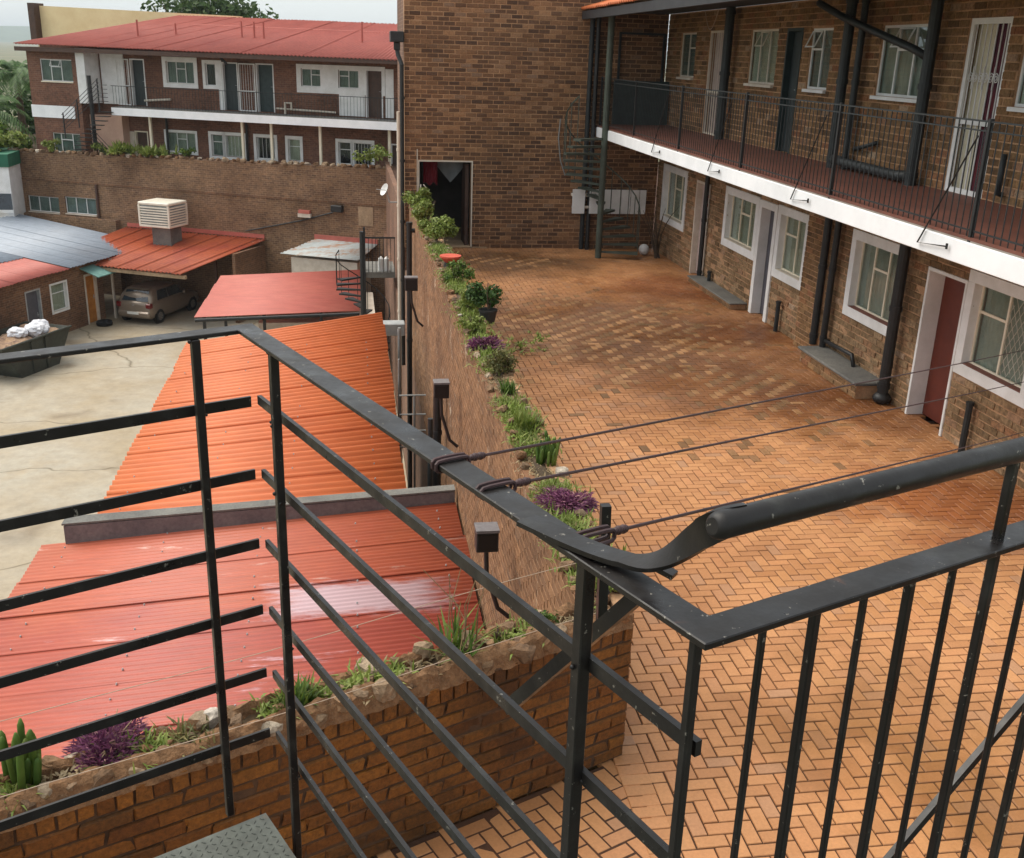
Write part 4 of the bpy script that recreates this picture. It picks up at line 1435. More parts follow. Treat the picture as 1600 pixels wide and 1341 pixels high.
def plant(name, label, cat, loc, kind, seed, size=0.3, group=None, mat='leaf_green', n=160, h=None, wd=0.01, pot=None):
    rr = random.Random(seed)
    root = thing(name, label, cat, loc, group)
    c = Vector(loc)
    if pot:
        r1, hh, pm = pot
        mb = MB(); mb.cyl((c.x, c.y), r1 * .72, c.z, c.z + hh, 18, r1); mb.cyl((c.x, c.y), r1 * 1.06, c.z + hh, c.z + hh + 0.025, 18)
        mb.build('pot', M[pm], root)
        c = c + Vector((0, 0, hh + 0.02))
    mb = MB()
    if kind == 'grass':
        blades(mb, c, n, h or size, 0.7, wd, rr, size * 0.22)
    elif kind == 'spread':
        for i in range(n // 9):
            q = c + Vector((rr.gauss(0, size * .42), rr.gauss(0, size * .42), rr.uniform(0, size * .3)))
            blades(mb, q, 9, (h or size) * .55, 1.3, wd, rr, 0.02, 0.6, 0.55)
    elif kind == 'mound':
        st = MB()
        for i in range(14):
            a = rr.uniform(0, 6.28); e_ = c + Vector((math.cos(a) * size * rr.uniform(.3, .9), math.sin(a) * size * rr.uniform(.3, .9), size * rr.uniform(.25, .7)))
            st.tube([c + Vector((math.cos(a) * size * .1, math.sin(a) * size * .1, -.02)), c.lerp(e_, .6) + Vector((0, 0, size * .1)), e_], .005, 4, .002)
        st.build('stems', M['leaf_dry'], root)
        lob = [(Vector((rr.uniform(-.6, .6) * size, rr.uniform(-.35, .45) * size, 0)), rr.uniform(.35, .65) * size) for _ in range(7)]
        for i in range(n):
            o_, r_ = rr.choice(lob)
            v = Vector((rr.gauss(0, 1), rr.gauss(0, 1), abs(rr.gauss(0, .9)))).normalized()
            p = c + o_ + v * r_ * rr.uniform(.45, 1.0)
            d = (v + Vector((rr.gauss(0, .7), rr.gauss(0, .7), rr.gauss(0, .5)))).normalized()
            sd_ = d.orthogonal().normalized() * wd
            l = (h or .05) * rr.uniform(.5, 1.3)
            mb.add([p - sd_ * .5, p + sd_ * .5, p + d * l * .55 + sd_, p + d * l * .55 - sd_, p + d * l + Vector((0, 0, -l * .15))], [(0, 1, 2, 3), (3, 2, 4)])
    elif kind == 'bush':
        st = MB()
        for i in range(6):
            a = rr.uniform(0, 6.28)
            st.tube([c, c + Vector((math.cos(a) * size * .2, math.sin(a) * size * .2, size * .5)), c + Vector((math.cos(a) * size * .4, math.sin(a) * size * .4, size * .95))], 0.012, 5, 0.004)
        st.build('stems', M['bark'], root)
        leafcloud(mb, c + Vector((0, 0, size * .55)), (size * .75, size * .75, size * .6), n, wd, rr, .2, 7)
    elif kind == 'cactus':
        for i in range(n):
            a = rr.uniform(0, 6.28); r_ = rr.uniform(0, size * .5)
            p = c + Vector((math.cos(a) * r_, math.sin(a) * r_, 0)); l = (h or size) * rr.uniform(.5, 1.1)
            lean = Vector((rr.uniform(-.15, .15), rr.uniform(-.15, .15), 1))
            mb.tube([p, p + lean * l * .4, p + lean * l * .9, p + lean * l], [wd * .8, wd, wd * .9, wd * .3], 8)
    mb.build('foliage', M[mat], root, recalc=(kind == 'cactus'), smooth=(kind == 'cactus'))
    return root


# ------------------------------------------------------------------ the long planter wall between courtyard and yard
def long_wall():
    root = thing('retaining_wall', 'long brick planter wall topped with stones and plants between yard and courtyard', 'wall', (1.6, 15, 0))
    brickwork(root, TW, 5.9, 26.0, -2.6, 1.10, [], M['brick_wall'], M['mortar_wall'], 300, 31, thick=0.12, jit=0.002, rough=0.02, jt=0.009, out=0.005, wallname='yard_face')
    MB().box(1.43, 1.71, 5.9, 45.0, YZ, -2.602).build('wall_foot', M['brick_side'], root)
    MB().box(1.545, 1.71, 26.0, 45.0, -2.6, 0.1).build('rear_stretch', M['brick_side'], root)
    MB().box(1.545, 1.71, 5.95, 25.05, -2.6, 1.02).build('core', M['soil'], root)
    brickwork(root, lambda a, b, c: (1.765 + b, a, c), 5.73, 25.05, 0.0, 1.10, [], M['brick_wall'], M['mortar'], 0, 32, thick=0.12, wallname='courtyard_face')
    rr = random.Random(9)
    n = 60
    mb = MB(); vs = []
    for i in range(n * 3 + 1):
        y = 5.95 + 19.1 * i / (n * 3)
        for k in range(4):
            vs.append((1.48 + 0.26 * k / 3, y, 1.07 + 0.06 * noise.noise(Vector((k * .9, y * 3, 0))) + (0.03 if k in (1, 2) else 0)))
    fs = []
    for i in range(n * 3):
        for k in range(3):
            a = i * 4 + k
            fs.append((a, a + 1, a + 5, a + 4))
    mb.add(vs, fs); mb.build('soil', M['soil'], root, smooth=True)
    spots = []
    y = 6.0
    while y < 25:
        for x in (1.47, 1.745):
            if rr.random() < .68:
                s_ = rr.uniform(.035, .075)
                spots.append(((x + rr.uniform(-.03, .03), y + rr.uniform(-.05, .05), 1.11 + rr.uniform(-.01, .03)), s_))
        y += rr.uniform(.13, .24)
    put_stones(root, spots, 3)


long_wall()


def front_wall():
    root = thing('planter_wall', 'low brick planter wall with rough stone top below the stair railing', 'wall', tuple(FO))
    brickwork(root, TP, -0.06, 4.6, 0.0, 1.02, [], M['brick_front'], M['mortar_dark'], 300, 41, bl=0.24, bh=0.078, thick=0.14, jit=0.009, rough=0.12, jt=0.012, soldier_top=True, wallname='front_face')
    mb = MB(TP); mb.box(0.02, 4.6, -0.28, -0.141, 0.0, 0.99); mb.build('core', M['soil'], root)
    mb = MB(TP); mb.box(0.02, 4.6, -0.30, -0.281, -2.4, 1.0); mb.build('back_face', M['brick_side'], root)
    rr = random.Random(19)
    mb = MB(TP); vs = []; n = 90
    for i in range(n + 1):
        a = 0.0 + 4.6 * i / n
        for k in range(6):
            vs.append((a, -0.02 - 0.27 * k / 5, 1.0 + 0.07 * noise.noise(Vector((k * .6, a * 5, 2))) + (0.05 if 0 < k < 5 else 0.0)))
    fs = []
    for i in range(n):
        for k in range(5):
            q = i * 6 + k
            fs.append((q, q + 1, q + 7, q + 6))
    mb.add(vs, fs); mb.build('soil', M['soil'], root, smooth=True)
    # rubble and mortar cap along both edges
    for (b0, b1, zt_) in ((.012, -.13, 1.13), (-.20, -.31, 1.11)):
        mb = MB(TP); vs = []; n2 = 230
        for i in range(n2 + 1):
            a = -.05 + 4.6 * i / n2
            for k in range(6):
                u = k / 5
                prof = (0.0, .75, 1.0, .95, .7, 0.0)[k]
                nz = noise.noise(Vector((a * 9, u * 2.2, b0 * 9))) * .045 + noise.noise(Vector((a * 26, u * 6, 5))) * .018
                vs.append((a, b0 + (b1 - b0) * u + noise.noise(Vector((a * 14, k * 1.3, 8))) * .018, 1.0 + (zt_ - 1.0) * prof + (nz if 0 < k < 5 else 0)))
        fs = [(i * 6 + k, i * 6 + k + 1, i * 6 + k + 7, i * 6 + k + 6) for i in range(n2) for k in range(5)]
        mb.add(vs, fs); mb.build('rubble_cap', M['rubble'], root)
    spots = []
    a = 0.0
    while a < 4.5:
        s_ = rr.uniform(.055, .115)
        spots.append((TP(a, -0.06 + rr.uniform(-.02, .03), 1.06 + rr.uniform(-.02, .04)), s_))
        if rr.random() < .75:
            spots.append((TP(a + rr.uniform(-.08, .08), -0.265, 1.06 + rr.uniform(0, .05)), s_ * rr.uniform(.7, 1.1)))
        if rr.random() < .5:
            spots.append((TP(a + .05, -0.16, 1.09), s_ * .5))
        a += rr.uniform(.09, .17)
    put_stones(root, spots, 4)


front_wall()


def wall_plants():
    g = None
    P = lambda y, x=1.62: (x, y, 1.10)
    plant('leafy_plant', 'tall light green leafy plant at the far doorway end of the planter wall', 'plant', P(24.2), 'bush', 1, .46, mat='leaf_lime', n=2200, wd=.065)
    plant('leafy_plant', 'bright green leafy bush spilling over the planter wall before the far doorway', 'plant', P(21.9), 'bush', 2, .46, mat='leaf_lime', n=2200, wd=.065)
    plant('leafy_plant', 'dense green plant just behind the red bowl on the planter wall', 'plant', P(19.5), 'bush', 3, .46, mat='leaf_lime', n=2200, wd=.06)
    plant('leafy_plant', 'green leafy plant just in front of the red bowl', 'plant', P(15.9), 'bush', 5, .30, mat='leaf_green', n=900, wd=.045)
    mb = MB(); mb.cyl((1.66, 17.2), .10, 1.17, 1.25, 20, .17); mb.cyl((1.66, 17.2), .18, 1.25, 1.275, 20)
    b_ = thing('plant_bowl', 'shallow terracotta red bowl on a dark foot on the planter wall', 'bowl', (1.66, 17.2, 1.12))
    mb.build('bowl', M['terracotta'], b_)
    mb = MB(); mb.cyl((1.66, 17.2), .12, 1.08, 1.17, 18, .095); mb.build('foot', M['pot_black'], b_)
    plant('purple_plant', 'small purple plant between green leaves, next after the red bowl', 'plant', P(14.8, 1.72), 'mound', 6, .14, mat='leaf_purple', n=700, wd=.009, h=.07)
    plant('leafy_plant', 'yellow-green low plant beside the dark potted bush', 'plant', P(14.0), 'bush', 7, .26, mat='leaf_lime', n=800, wd=.04)
    plant('potted_bush', 'dark green bush in a black pot at the planter wall edge', 'plant', (1.80, 13.4, 1.08), 'bush', 8, .34, mat='leaf_dark', n=1500, wd=.05, pot=(.12, .16, 'pot_black'))
    plant('leafy_plant', 'pale lime succulent just before the first large purple plant', 'plant', P(12.8, 1.56), 'bush', 9, .22, mat='leaf_lime', n=700, wd=.035)
    plant('purple_plant', 'rounded purple plant half way along the planter wall', 'plant', P(12.0, 1.64), 'mound', 10, .22, mat='leaf_purple', n=2000, wd=.008, h=.07)
    plant('leafy_plant', 'broad olive green bush behind the grassy tufts', 'plant', P(11.0, 1.64), 'bush', 11, .26, mat='leaf_olive', n=1600, wd=.03)
    plant('grass_tuft', 'small green growth among pale stones after the olive bush', 'plant', P(10.3, 1.62), 'grass', 12, .16, mat='leaf_green', n=90, wd=.008)
    plant('grass_tuft', 'yellow-green grass tuft in the middle of the planter wall', 'plant', P(9.2, 1.62), 'grass', 13, .22, mat='leaf_lime', n=160, wd=.008)
    plant('succulent', 'upright dark green finger succulent next to the large purple plant', 'plant', P(8.3, 1.68), 'cactus', 14, .24, mat='leaf_green', n=26, wd=.014, h=.26)
    plant('purple_plant', 'largest purple plant on the planter wall, nearest the railing', 'plant', P(7.35, 1.68), 'mound', 15, .21, mat='leaf_purple', n=3800, wd=.0045, h=.06)
    plant('leafy_plant', 'bright green plant at the corner seen past the thick post', 'plant', P(6.1, 1.66), 'bush', 16, .18, mat='leaf_lime', n=240, wd=.045)
    # on the front planter
    q = TP(1.15, -.17, 1.07); plant('spiky_plant', 'spiky green plant with tall dry stalks on the front planter wall', 'plant', q, 'grass', 17, .26, mat='leaf_green', n=46, wd=.010, h=.30)
    q2 = TP(1.12, -.19, 1.07)
    mb = MB(); rr = random.Random(2)
    for i in range(7):
        p = Vector(q2) + Vector((rr.gauss(0, .04), rr.gauss(0, .04), 0)); mb.tube([p, p + Vector((rr.gauss(0, .03), rr.gauss(0, .03), .3)), p + Vector((rr.gauss(0, .06), rr.gauss(0, .06), rr.uniform(.45, .62)))], .004, 4, .002)
    tag(mb.build('dry_stalks', M['leaf_dry']), 'bundle of thin dry stalks standing behind the spiky plant', 'stalks')
    q = TP(2.15, -.17, 1.07); plant('grass_tuft', 'short dark green tuft between stones beside the second railing post', 'plant', q, 'grass', 18, .17, mat='leaf_green', n=110, wd=.009)
    q = TP(.55, -.18, 1.07); plant('low_plant', 'low leafy green patch on the front planter near its corner', 'plant', q, 'bush', 19, .13, mat='leaf_green', n=260, wd=.035)
    q = TP(.85, -.18, 1.06); plant('moss_cushion', 'yellow-green moss cushion on the front planter', 'plant', q, 'bush', 20, .10, mat='leaf_lime', n=240, wd=.02)
    q = TP(3.12, -.24, 1.05); plant('purple_plant', 'straggly purple plant at the lower left on the front planter', 'plant', q, 'mound', 21, .24, mat='leaf_purple', n=3200, wd=.004, h=.06)
    q = TP(3.52, -.20, 1.06); plant('cactus', 'clump of green finger cactus at the left edge of the front planter', 'plant', q, 'cactus', 22, .20, mat='leaf_green', n=18, wd=.019, h=.34)
    q = TP(2.75, -.17, 1.06); plant('weeds', 'sparse yellowish weeds among rubble next to the straggly purple plant', 'plant', q, 'spread', 23, .16, mat='leaf_olive', n=120, wd=.006)
    plant('weeds', 'yellow-green weeds growing between pavers near the planter wall', 'plant', (2.75, 15.9, 0.0), 'spread', 24, .36, mat='leaf_lime', n=150, wd=.012, h=.2)
    plant('weeds', 'thin line of weeds between pavers, farther out than the clump by the wall', 'plant', (3.12, 16.6, 0.0), 'spread', 25, .22, mat='leaf_lime', n=70, wd=.012, h=.15)


wall_plants()


def ground_cover():
    rr = random.Random(55)
    for nm, mt, lab, n, seed in (('ground_cover', 'leaf_lime', 'low yellow-green creeping growth scattered along the planter tops', 6500, 1), ('dry_litter', 'leaf_dry', 'dry leaf litter and straw scattered along the planter tops', 2600, 2)):
        mb = MB()
        for i in range(n):
            if rr.random() < .86:
                y = rr.uniform(6.0, 24.8)
                if noise.noise(Vector((y * .9, seed, 0))) < -.08: continue
                p = (1.60 + rr.gauss(0, .09), y, 1.10)
            else:
                a = rr.uniform(.1, 4.4)
                if noise.noise(Vector((a * 1.3, seed, 6))) < -.05: continue
                p = TP(a, -.16 + rr.gauss(0, .05), 1.08)
            blades(mb, p, 4, rr.uniform(.05, .13) if mt == 'leaf_lime' else .055, 1.6, .007, rr, .02, .6, .5 if mt == 'leaf_lime' else .2)
        tag(mb.build(nm, M[mt], recalc=False), lab, 'ground cover', kind='stuff')


ground_cover()


# ------------------------------------------------------------------ electric fence wires above the planter walls
def fence_wires():
    for k, (h, b, lab) in enumerate(((1.20, 0.03, 'lower thin fence wire along the front planter wall'), (1.38, -0.30, 'upper thin fence wire along the front planter wall'))):
        mb = MB()
        pts = [Vector(TP(4.6 * i / 12 - .05, b, h + .012 * math.sin(PI * i / 12 * 3))) for i in range(13)]
        mb.tube(pts, 0.0022, 5)
        tag(mb.build('fence_wire', M['thin_wire']), lab, 'wire')
    root = thing('fence_post', 'short dark fence stake at the planter corner behind the thick railing post', 'post', (1.62, 6.0, 1.05))
    mb = MB(); mb.bar((1.60, 5.86, 0.95), (1.60, 5.86, 1.42), .03, .03); mb.build('stake', M['post_paint'], root)
    mb = MB()
    for z in (1.2, 1.38): mb.tube([(1.60, 5.84, z), (1.60, 5.80, z)], .014, 8)
    mb.build('insulator', M['pot_black'], root)


fence_wires()


# ------------------------------------------------------------------ floodlights and pipes on the yard side of the long wall
def floods():
    for (y, z, sz, lab) in ((8.45, .32, .10, 'black floodlight box on the yard wall nearest the railing'), (13.2, .22, .10, 'black floodlight box half way along the yard wall'),
                            (19.9, .22, .12, 'black floodlight box on the yard wall near the far spiral stair')):
        x = 1.17
        root = thing('floodlight', lab, 'floodlight', (x, y, z - .3), 'floodlights on the yard wall')
        MB().box(x - sz, x + sz, y - .07, y + .09, z - sz, z + sz).build('housing', M['black_paint'], root, bevel=.008)
        mb = MB(); mb.box(x - sz * 1.05, x + sz * 1.05, y - .09, y + .10, z + sz, z + sz + .025); mb.build('hood', M['flash_grey'], root)
        MB().box(x - sz * .8, x + sz * .8, y - .075, y - .071, z - sz * .75, z + sz * .75).build('lens', M['car_black'], root)
        mb = MB(); mb.tube([(x, y + .02, z - sz), (x + .01, y + .02, z - sz - .25), (x + .12, y + .02, z - sz - .62), (1.40, y + .02, z - sz - .72)], .022, 8); mb.build('arm', M['black_paint'], root)
    specs = [((1.30, 22.8), .06, -6.4, .9, 'black_paint', 'black soil pipe on the yard wall beside the far floodlight'), ((1.22, 25.6), .05, -6.4, 3.1, 'old_white', 'pale waste pipe rising past the far corner of the courtyard block'),
             ((1.28, 15.1), .065, -4.5, -.35, 'black_paint', 'short thick black pipe in the gap beside the orange roof'), ((1.12, 14.4), .04, -4.5, -.6, 'post_paint', 'thin dark pipe in the gap beside the orange roof'),
             ((1.0, 21.3), .035, -4.5, -1.0, 'grey_plastic', 'grey plastic pipe behind the far corner of the orange roof')]
    for (p, r_, z0, z1, mt, lab) in specs:
        mb = MB(); mb.tube([(p[0], p[1], z0), (p[0], p[1], z1)], r_, 10)
        z = z0 + .8
        while z < z1:
            mb.tube([(p[0], p[1], z), (p[0], p[1], z + .06)], r_ * 1.2, 10); z += 1.3
        if r_ > .055: mb.tube([(p[0], p[1], z1 - .12), (1.44, p[1], z1 - .12)], r_ * .8, 8)
        tag(mb.build('wall_pipe', M[mt]), lab, 'pipe')
    # grey pipe rack in the gap
    root = thing('pipe_rack', 'light grey frame of thin pipes in the gap between orange roof and wall', 'pipes', (1.0, 17, -3))
    for z in (-1.15, -1.5, -1.8, -2.1):
        mb = MB(); mb.tube([(.80, 17.2, z), (1.26, 17.2, z)], .014, 6); mb.build('cross_pipe', M['grey_plastic'], root)
    mb = MB(); mb.tube([(1.06, 17.2, -4.6), (1.06, 17.2, -1.15)], .02, 6); mb.build('upright', M['grey_plastic'], root)
    mb = MB(); mb.tube([(.86, 18.6, -4.6), (.86, 18.6, -.9)], .02, 6); mb.build('upright', M['grey_plastic'], root)


floods()


# ------------------------------------------------------------------ the roofs below in the yard
def screws(root, x0, x1, y0, y1, zf, rows, step):
    mb = MB(); rr = random.Random(8)
    for x in rows:
        y = y0
        while y < y1:
            if rr.random() < .85:
                xx = x + rr.uniform(-.015, .015)
                mb.cyl((xx, y), .012, zf(xx, y) - .01, zf(xx, y) + .010, 6, .007)
            y += step
    mb.build('roof_screws', M['zinc'], root, kind='stuff')


def yard_sheds():
    zr = -1.35
    root = thing('long_shed', 'long shed with bright orange corrugated roof below the planter wall', 'shed', (-1.3, 18, YZ))
    corrugated(root, (-3.38, 13.15, zr - .10), (0.73, 13.42, zr + .02), (-3.38, 21.75, zr - .10), (0.73, 23.85, zr + .02), 0.19, 0.036, M['roof_orange'], 11, seed=3, lap=-.002)
    screws(root, -3.3, .7, 13.3, 21.6, lambda x, y: zr - .10 + .12 * (x + 3.38) / 4.11 + .045, (-3.1, -2.0, -.9, .3), .57)
    mb = MB(); mb.box(-3.2, 0.6, 13.5, 21.5, YZ, zr - .25); mb.build('walls', M['brick_side'], root)
    # near shed
    root = thing('lean_to_shed', 'near shed with faded red corrugated roof streaked white and pink', 'shed', (-1.3, 10.5, YZ))
    corrugated(root, (-3.98, 7.0, zr - .36), (1.40, 7.3, zr - .26), (-3.92, 12.56, zr - .20), (1.40, 13.26, zr - .11), 0.085, 0.008, M['roof_near'], 7, seed=4, lap=-.009)
    screws(root, -3.98, 1.35, 7.4, 13.2, lambda x, y: zr - .36 + .10 * (x + 3.98) / 5.38 + .155 * (y - 7.1) / 5.8 + .012, (-3.6, -2.4, -1.2, 0.0, 1.1), .255)
    mb = MB(); mb.box(-3.8, 1.35, 7.2, 12.4, YZ, zr - .5); mb.build('walls', M['brick_side'], root)
    root = thing('parapet_wall', 'low parapet with grey flashing dividing the orange roof from the faded red one', 'parapet', (-1.1, 13, YZ))
    mb = MB(); mb.prism([(-3.62, 12.62), (1.38, 13.32), (1.38, 13.46), (-3.62, 12.80)], YZ, zr + .06); mb.build('wall', M['plaster_tan'], root)
    mb = MB(); mb.prism([(-3.62, 12.595), (1.38, 13.295), (1.38, 13.315), (-3.62, 12.615)], zr - .30, zr + .05); mb.build('flashing', M['flash_grey'], root)
    mb = MB(); mb.prism([(-3.64, 12.59), (1.385, 13.29), (1.385, 13.48), (-3.64, 12.82)], zr + .062, zr + .085); mb.build('coping', M['concrete_grey'], root)
    # flat red roof on posts
    zb = -4.1
    root = thing('open_shelter', 'flat pale red sheet roof on thin posts between the car port and the orange roof', 'shelter', (-2.4, 38, YZ))
    corrugated(root, (-5.12, 35.0, zb), (0.30, 35.8, zb), (-4.95, 41.2, zb + .1), (0.45, 42.4, zb + .1), 0.17, .012, M['roof_pink'], 5, seed=5, wave='ibr')
    for (x, y) in ((-4.85, 35.3), (-2.9, 35.5), (-1.0, 35.8), (-4.8, 40.8)):
        MB().box(x - .05, x + .05, y - .05, y + .05, YZ, zb - .03).build('post', M['black_paint'], root)
    mb = MB(); mb.tube([(-5.1, 34.9, zb - .08), (.3, 35.7, zb - .08)], .06, 8); mb.build('gutter', M['black_paint'], root)
    MB().box(-3.2, .9, 36.6, 41.5, YZ, zb - .6).build('store_wall', M['old_white'], root)
    # second small white rusty roof against the tall wall
    root = thing('rusty_lean_to', 'small lean-to with rusty white roof beside the black spiral stair', 'shed', (-.6, 45, YZ))
    corrugated(root, TL(3.7, 1.55, -3.62), TL(.2, 1.55, -3.62), TL(2.9, .08, -3.2), TL(.0, .08, -3.2), .17, .012, M['roof_white'], 3, seed=6, wave='ibr')
    MB(TL).box(.0, 2.9, .02, .07, -3.18, -2.98).build('flashing', M['roof_pink'], root)
    MB(TL).box(.3, 3.3, .1, 1.4, YZ, -3.75).build('walls', M['old_white'], root)
    # car port
    root = thing('car_port', 'car port with streaky red corrugated roof over the parked hatchback', 'car port', TL(9.6, 2.5, YZ))
    ro = corrugated(root, TL(13.05, 4.6, -4.18), TL(12.3, .06, -3.40), TL(6.45, 4.6, -4.18), TL(5.2, .06, -3.40), .177, .028, M['roof_car'], 7, seed=7, lap=.02)
    mb = MB(TL); mb.box(6.3, 13.0, 4.42, 4.54, -4.38, -4.24); mb.build('beam', M['plaster_tan'], root)
    MB(TL).box(12.8, 12.9, 4.43, 4.53, YZ, -4.38).build('post', M['old_white'], root)
    MB(TL).box(6.32, 6.42, 2.2, 2.3, YZ, -3.9).build('post', M['brown_door'], root)
    mb = MB(TL); mb.box(5.3, 12.2, .03, .06, -3.35, -3.18); mb.build('flashing', M['roof_pink'], root)
    MB(TL).box(5.2, 5.35, .2, 2.6, YZ, -3.6).build('side_wall', M['brick_shed'], root)
    w_ = MB(TL); w_.ring(9.9, 11.9, -5.3, -4.75, .05, .01, .05); wd_ = w_.build('window', M['old_white'], root)
    MB(TL).box(9.95, 11.85, .012, .02, -5.25, -4.8).build('pane', M['car_glass'], wd_)
    # outbuilding far left with the grey roof
    root = thing('outbuilding', 'low brick outbuilding with blue-grey metal roof at the left edge', 'building', (-11.6, 43, YZ))
    o = Vector((-10.20, 44.6, 0)); dv = Vector((-.40, -.9165, 0)); nv = Vector((.9165, -.40, 0))
    TO = lambda a, b, c: tuple(o + dv * a + nv * b + Vector((0, 0, c)))
    holes = [(.18, .98, YZ, YZ + 2.05), (2.1, 3.0, YZ + .95, YZ + 2.0), (3.6, 4.45, YZ, YZ + 2.05)]
    mb = MB(TO); solid_wall(mb, -.2, 8, -.25, 0, YZ, YZ + 2.45, holes); mb.build('wall', M['brick_shed'], root)
    MB(TO).box(-.22, 0, -6, -.25, YZ, YZ + 2.45).build('end_wall', M['brick_shed'], root)
    door(TO, root, .18, .98, YZ, YZ + 2.05, 'orange_door', 'old_white', frame=.09, depth=.1)
    window(TO, root, 2.1, 3.0, YZ + .95, YZ + 2.0, (1,), .07, cur='curtain', vents=(0,), sill='old_white')
    door(TO, root, 3.6, 4.45, YZ, YZ + 2.05, 'grey_door', 'zinc', frame=.06, depth=.12)
    P = lambda a, b, c: TO(a, b, c)
    corrugated(root, P(-3.6, .35, -3.92), P(-3.6, -6.5, -3.05), P(2.2, .35, -3.92), P(2.2, -6.5, -3.05), .2, .014, M['roof_grey'], 6, seed=8, wave='ibr')
    corrugated(root, P(2.2, -1.7, -3.66), P(2.2, -6.5, -3.05), P(8.5, -1.7, -3.66), P(8.5, -6.5, -3.05), .2, .014, M['roof_grey'], 6, seed=8, wave='ibr')
    corrugated(root, P(2.2, .35, -3.945), P(2.2, -1.8, -3.67), P(8.5, .35, -3.945), P(8.5, -1.8, -3.67), .2, .014, M['roof_red'], 6, seed=8, wave='ibr')
    mb = MB(TO); mb.box(.0, 1.15, .02, .75, -4.22, -4.18)
    f2 = lambda a, b, c: TO(a, b, c - b * .35)
    mb = MB(f2); mb.box(-.1, 1.2, .02, .85, -4.16, -4.12); mb.build('awning', M['teal_awning'], root)
    MB(TO).box(-.42, -.34, .3, .38, YZ, -4.0).build('post', M['old_white'], root)


yard_sheds()


def cooler():
    root = thing('evaporative_cooler', 'cream louvred evaporative cooler on a grey duct above the car port roof', 'air cooler', TL(9.4, 1.3, -3.5))
    a0, a1, b0, b1, c0, c1 = 8.55, 10.05, .75, 2.1, -2.90, -1.86
    MB(TL).box(a0 + .06, a1 - .06, b0 + .06, b1 - .06, c0 + .02, c1 - .05).build('core', M['grey_plastic'], root)
    MB(TL).box(a0, a1, b0, b1, c1 - .12, c1).build('lid', M['cooler_cream'], root, bevel=.03)
    MB(TL).box(a0, a1, b0, b1, c0, c0 + .10).build('base', M['cooler_cream'], root, bevel=.02)
    for (x, y) in ((a0, b0), (a1 - .08, b0), (a0, b1 - .08), (a1 - .08, b1 - .08)):
        MB(TL).box(x, x + .08, y, y + .08, c0 + .1, c1 - .12).build('corner_post', M['cooler_cream'], root)
    for k in range(7):
        c = c0 + .15 + k * .108
        mb = MB(TL); mb.box(a0 + .08, a1 - .08, b1 - .06, b1 + .012, c, c + .05); mb.box(a0 + .08, a1 - .08, b0 - .012, b0 + .06, c, c + .05)
        mb.box(a0 - .012, a0 + .06, b0 + .08, b1 - .08, c, c + .05); mb.box(a1 - .06, a1 + .012, b0 + .08, b1 - .08, c, c + .05)
        mb.build('louvre', M['cooler_cream'], root)
    MB(TL).box(8.75, 9.65, 1.0, 1.8, -3.75, -2.9).build('duct', M['concrete_grey'], root)


cooler()


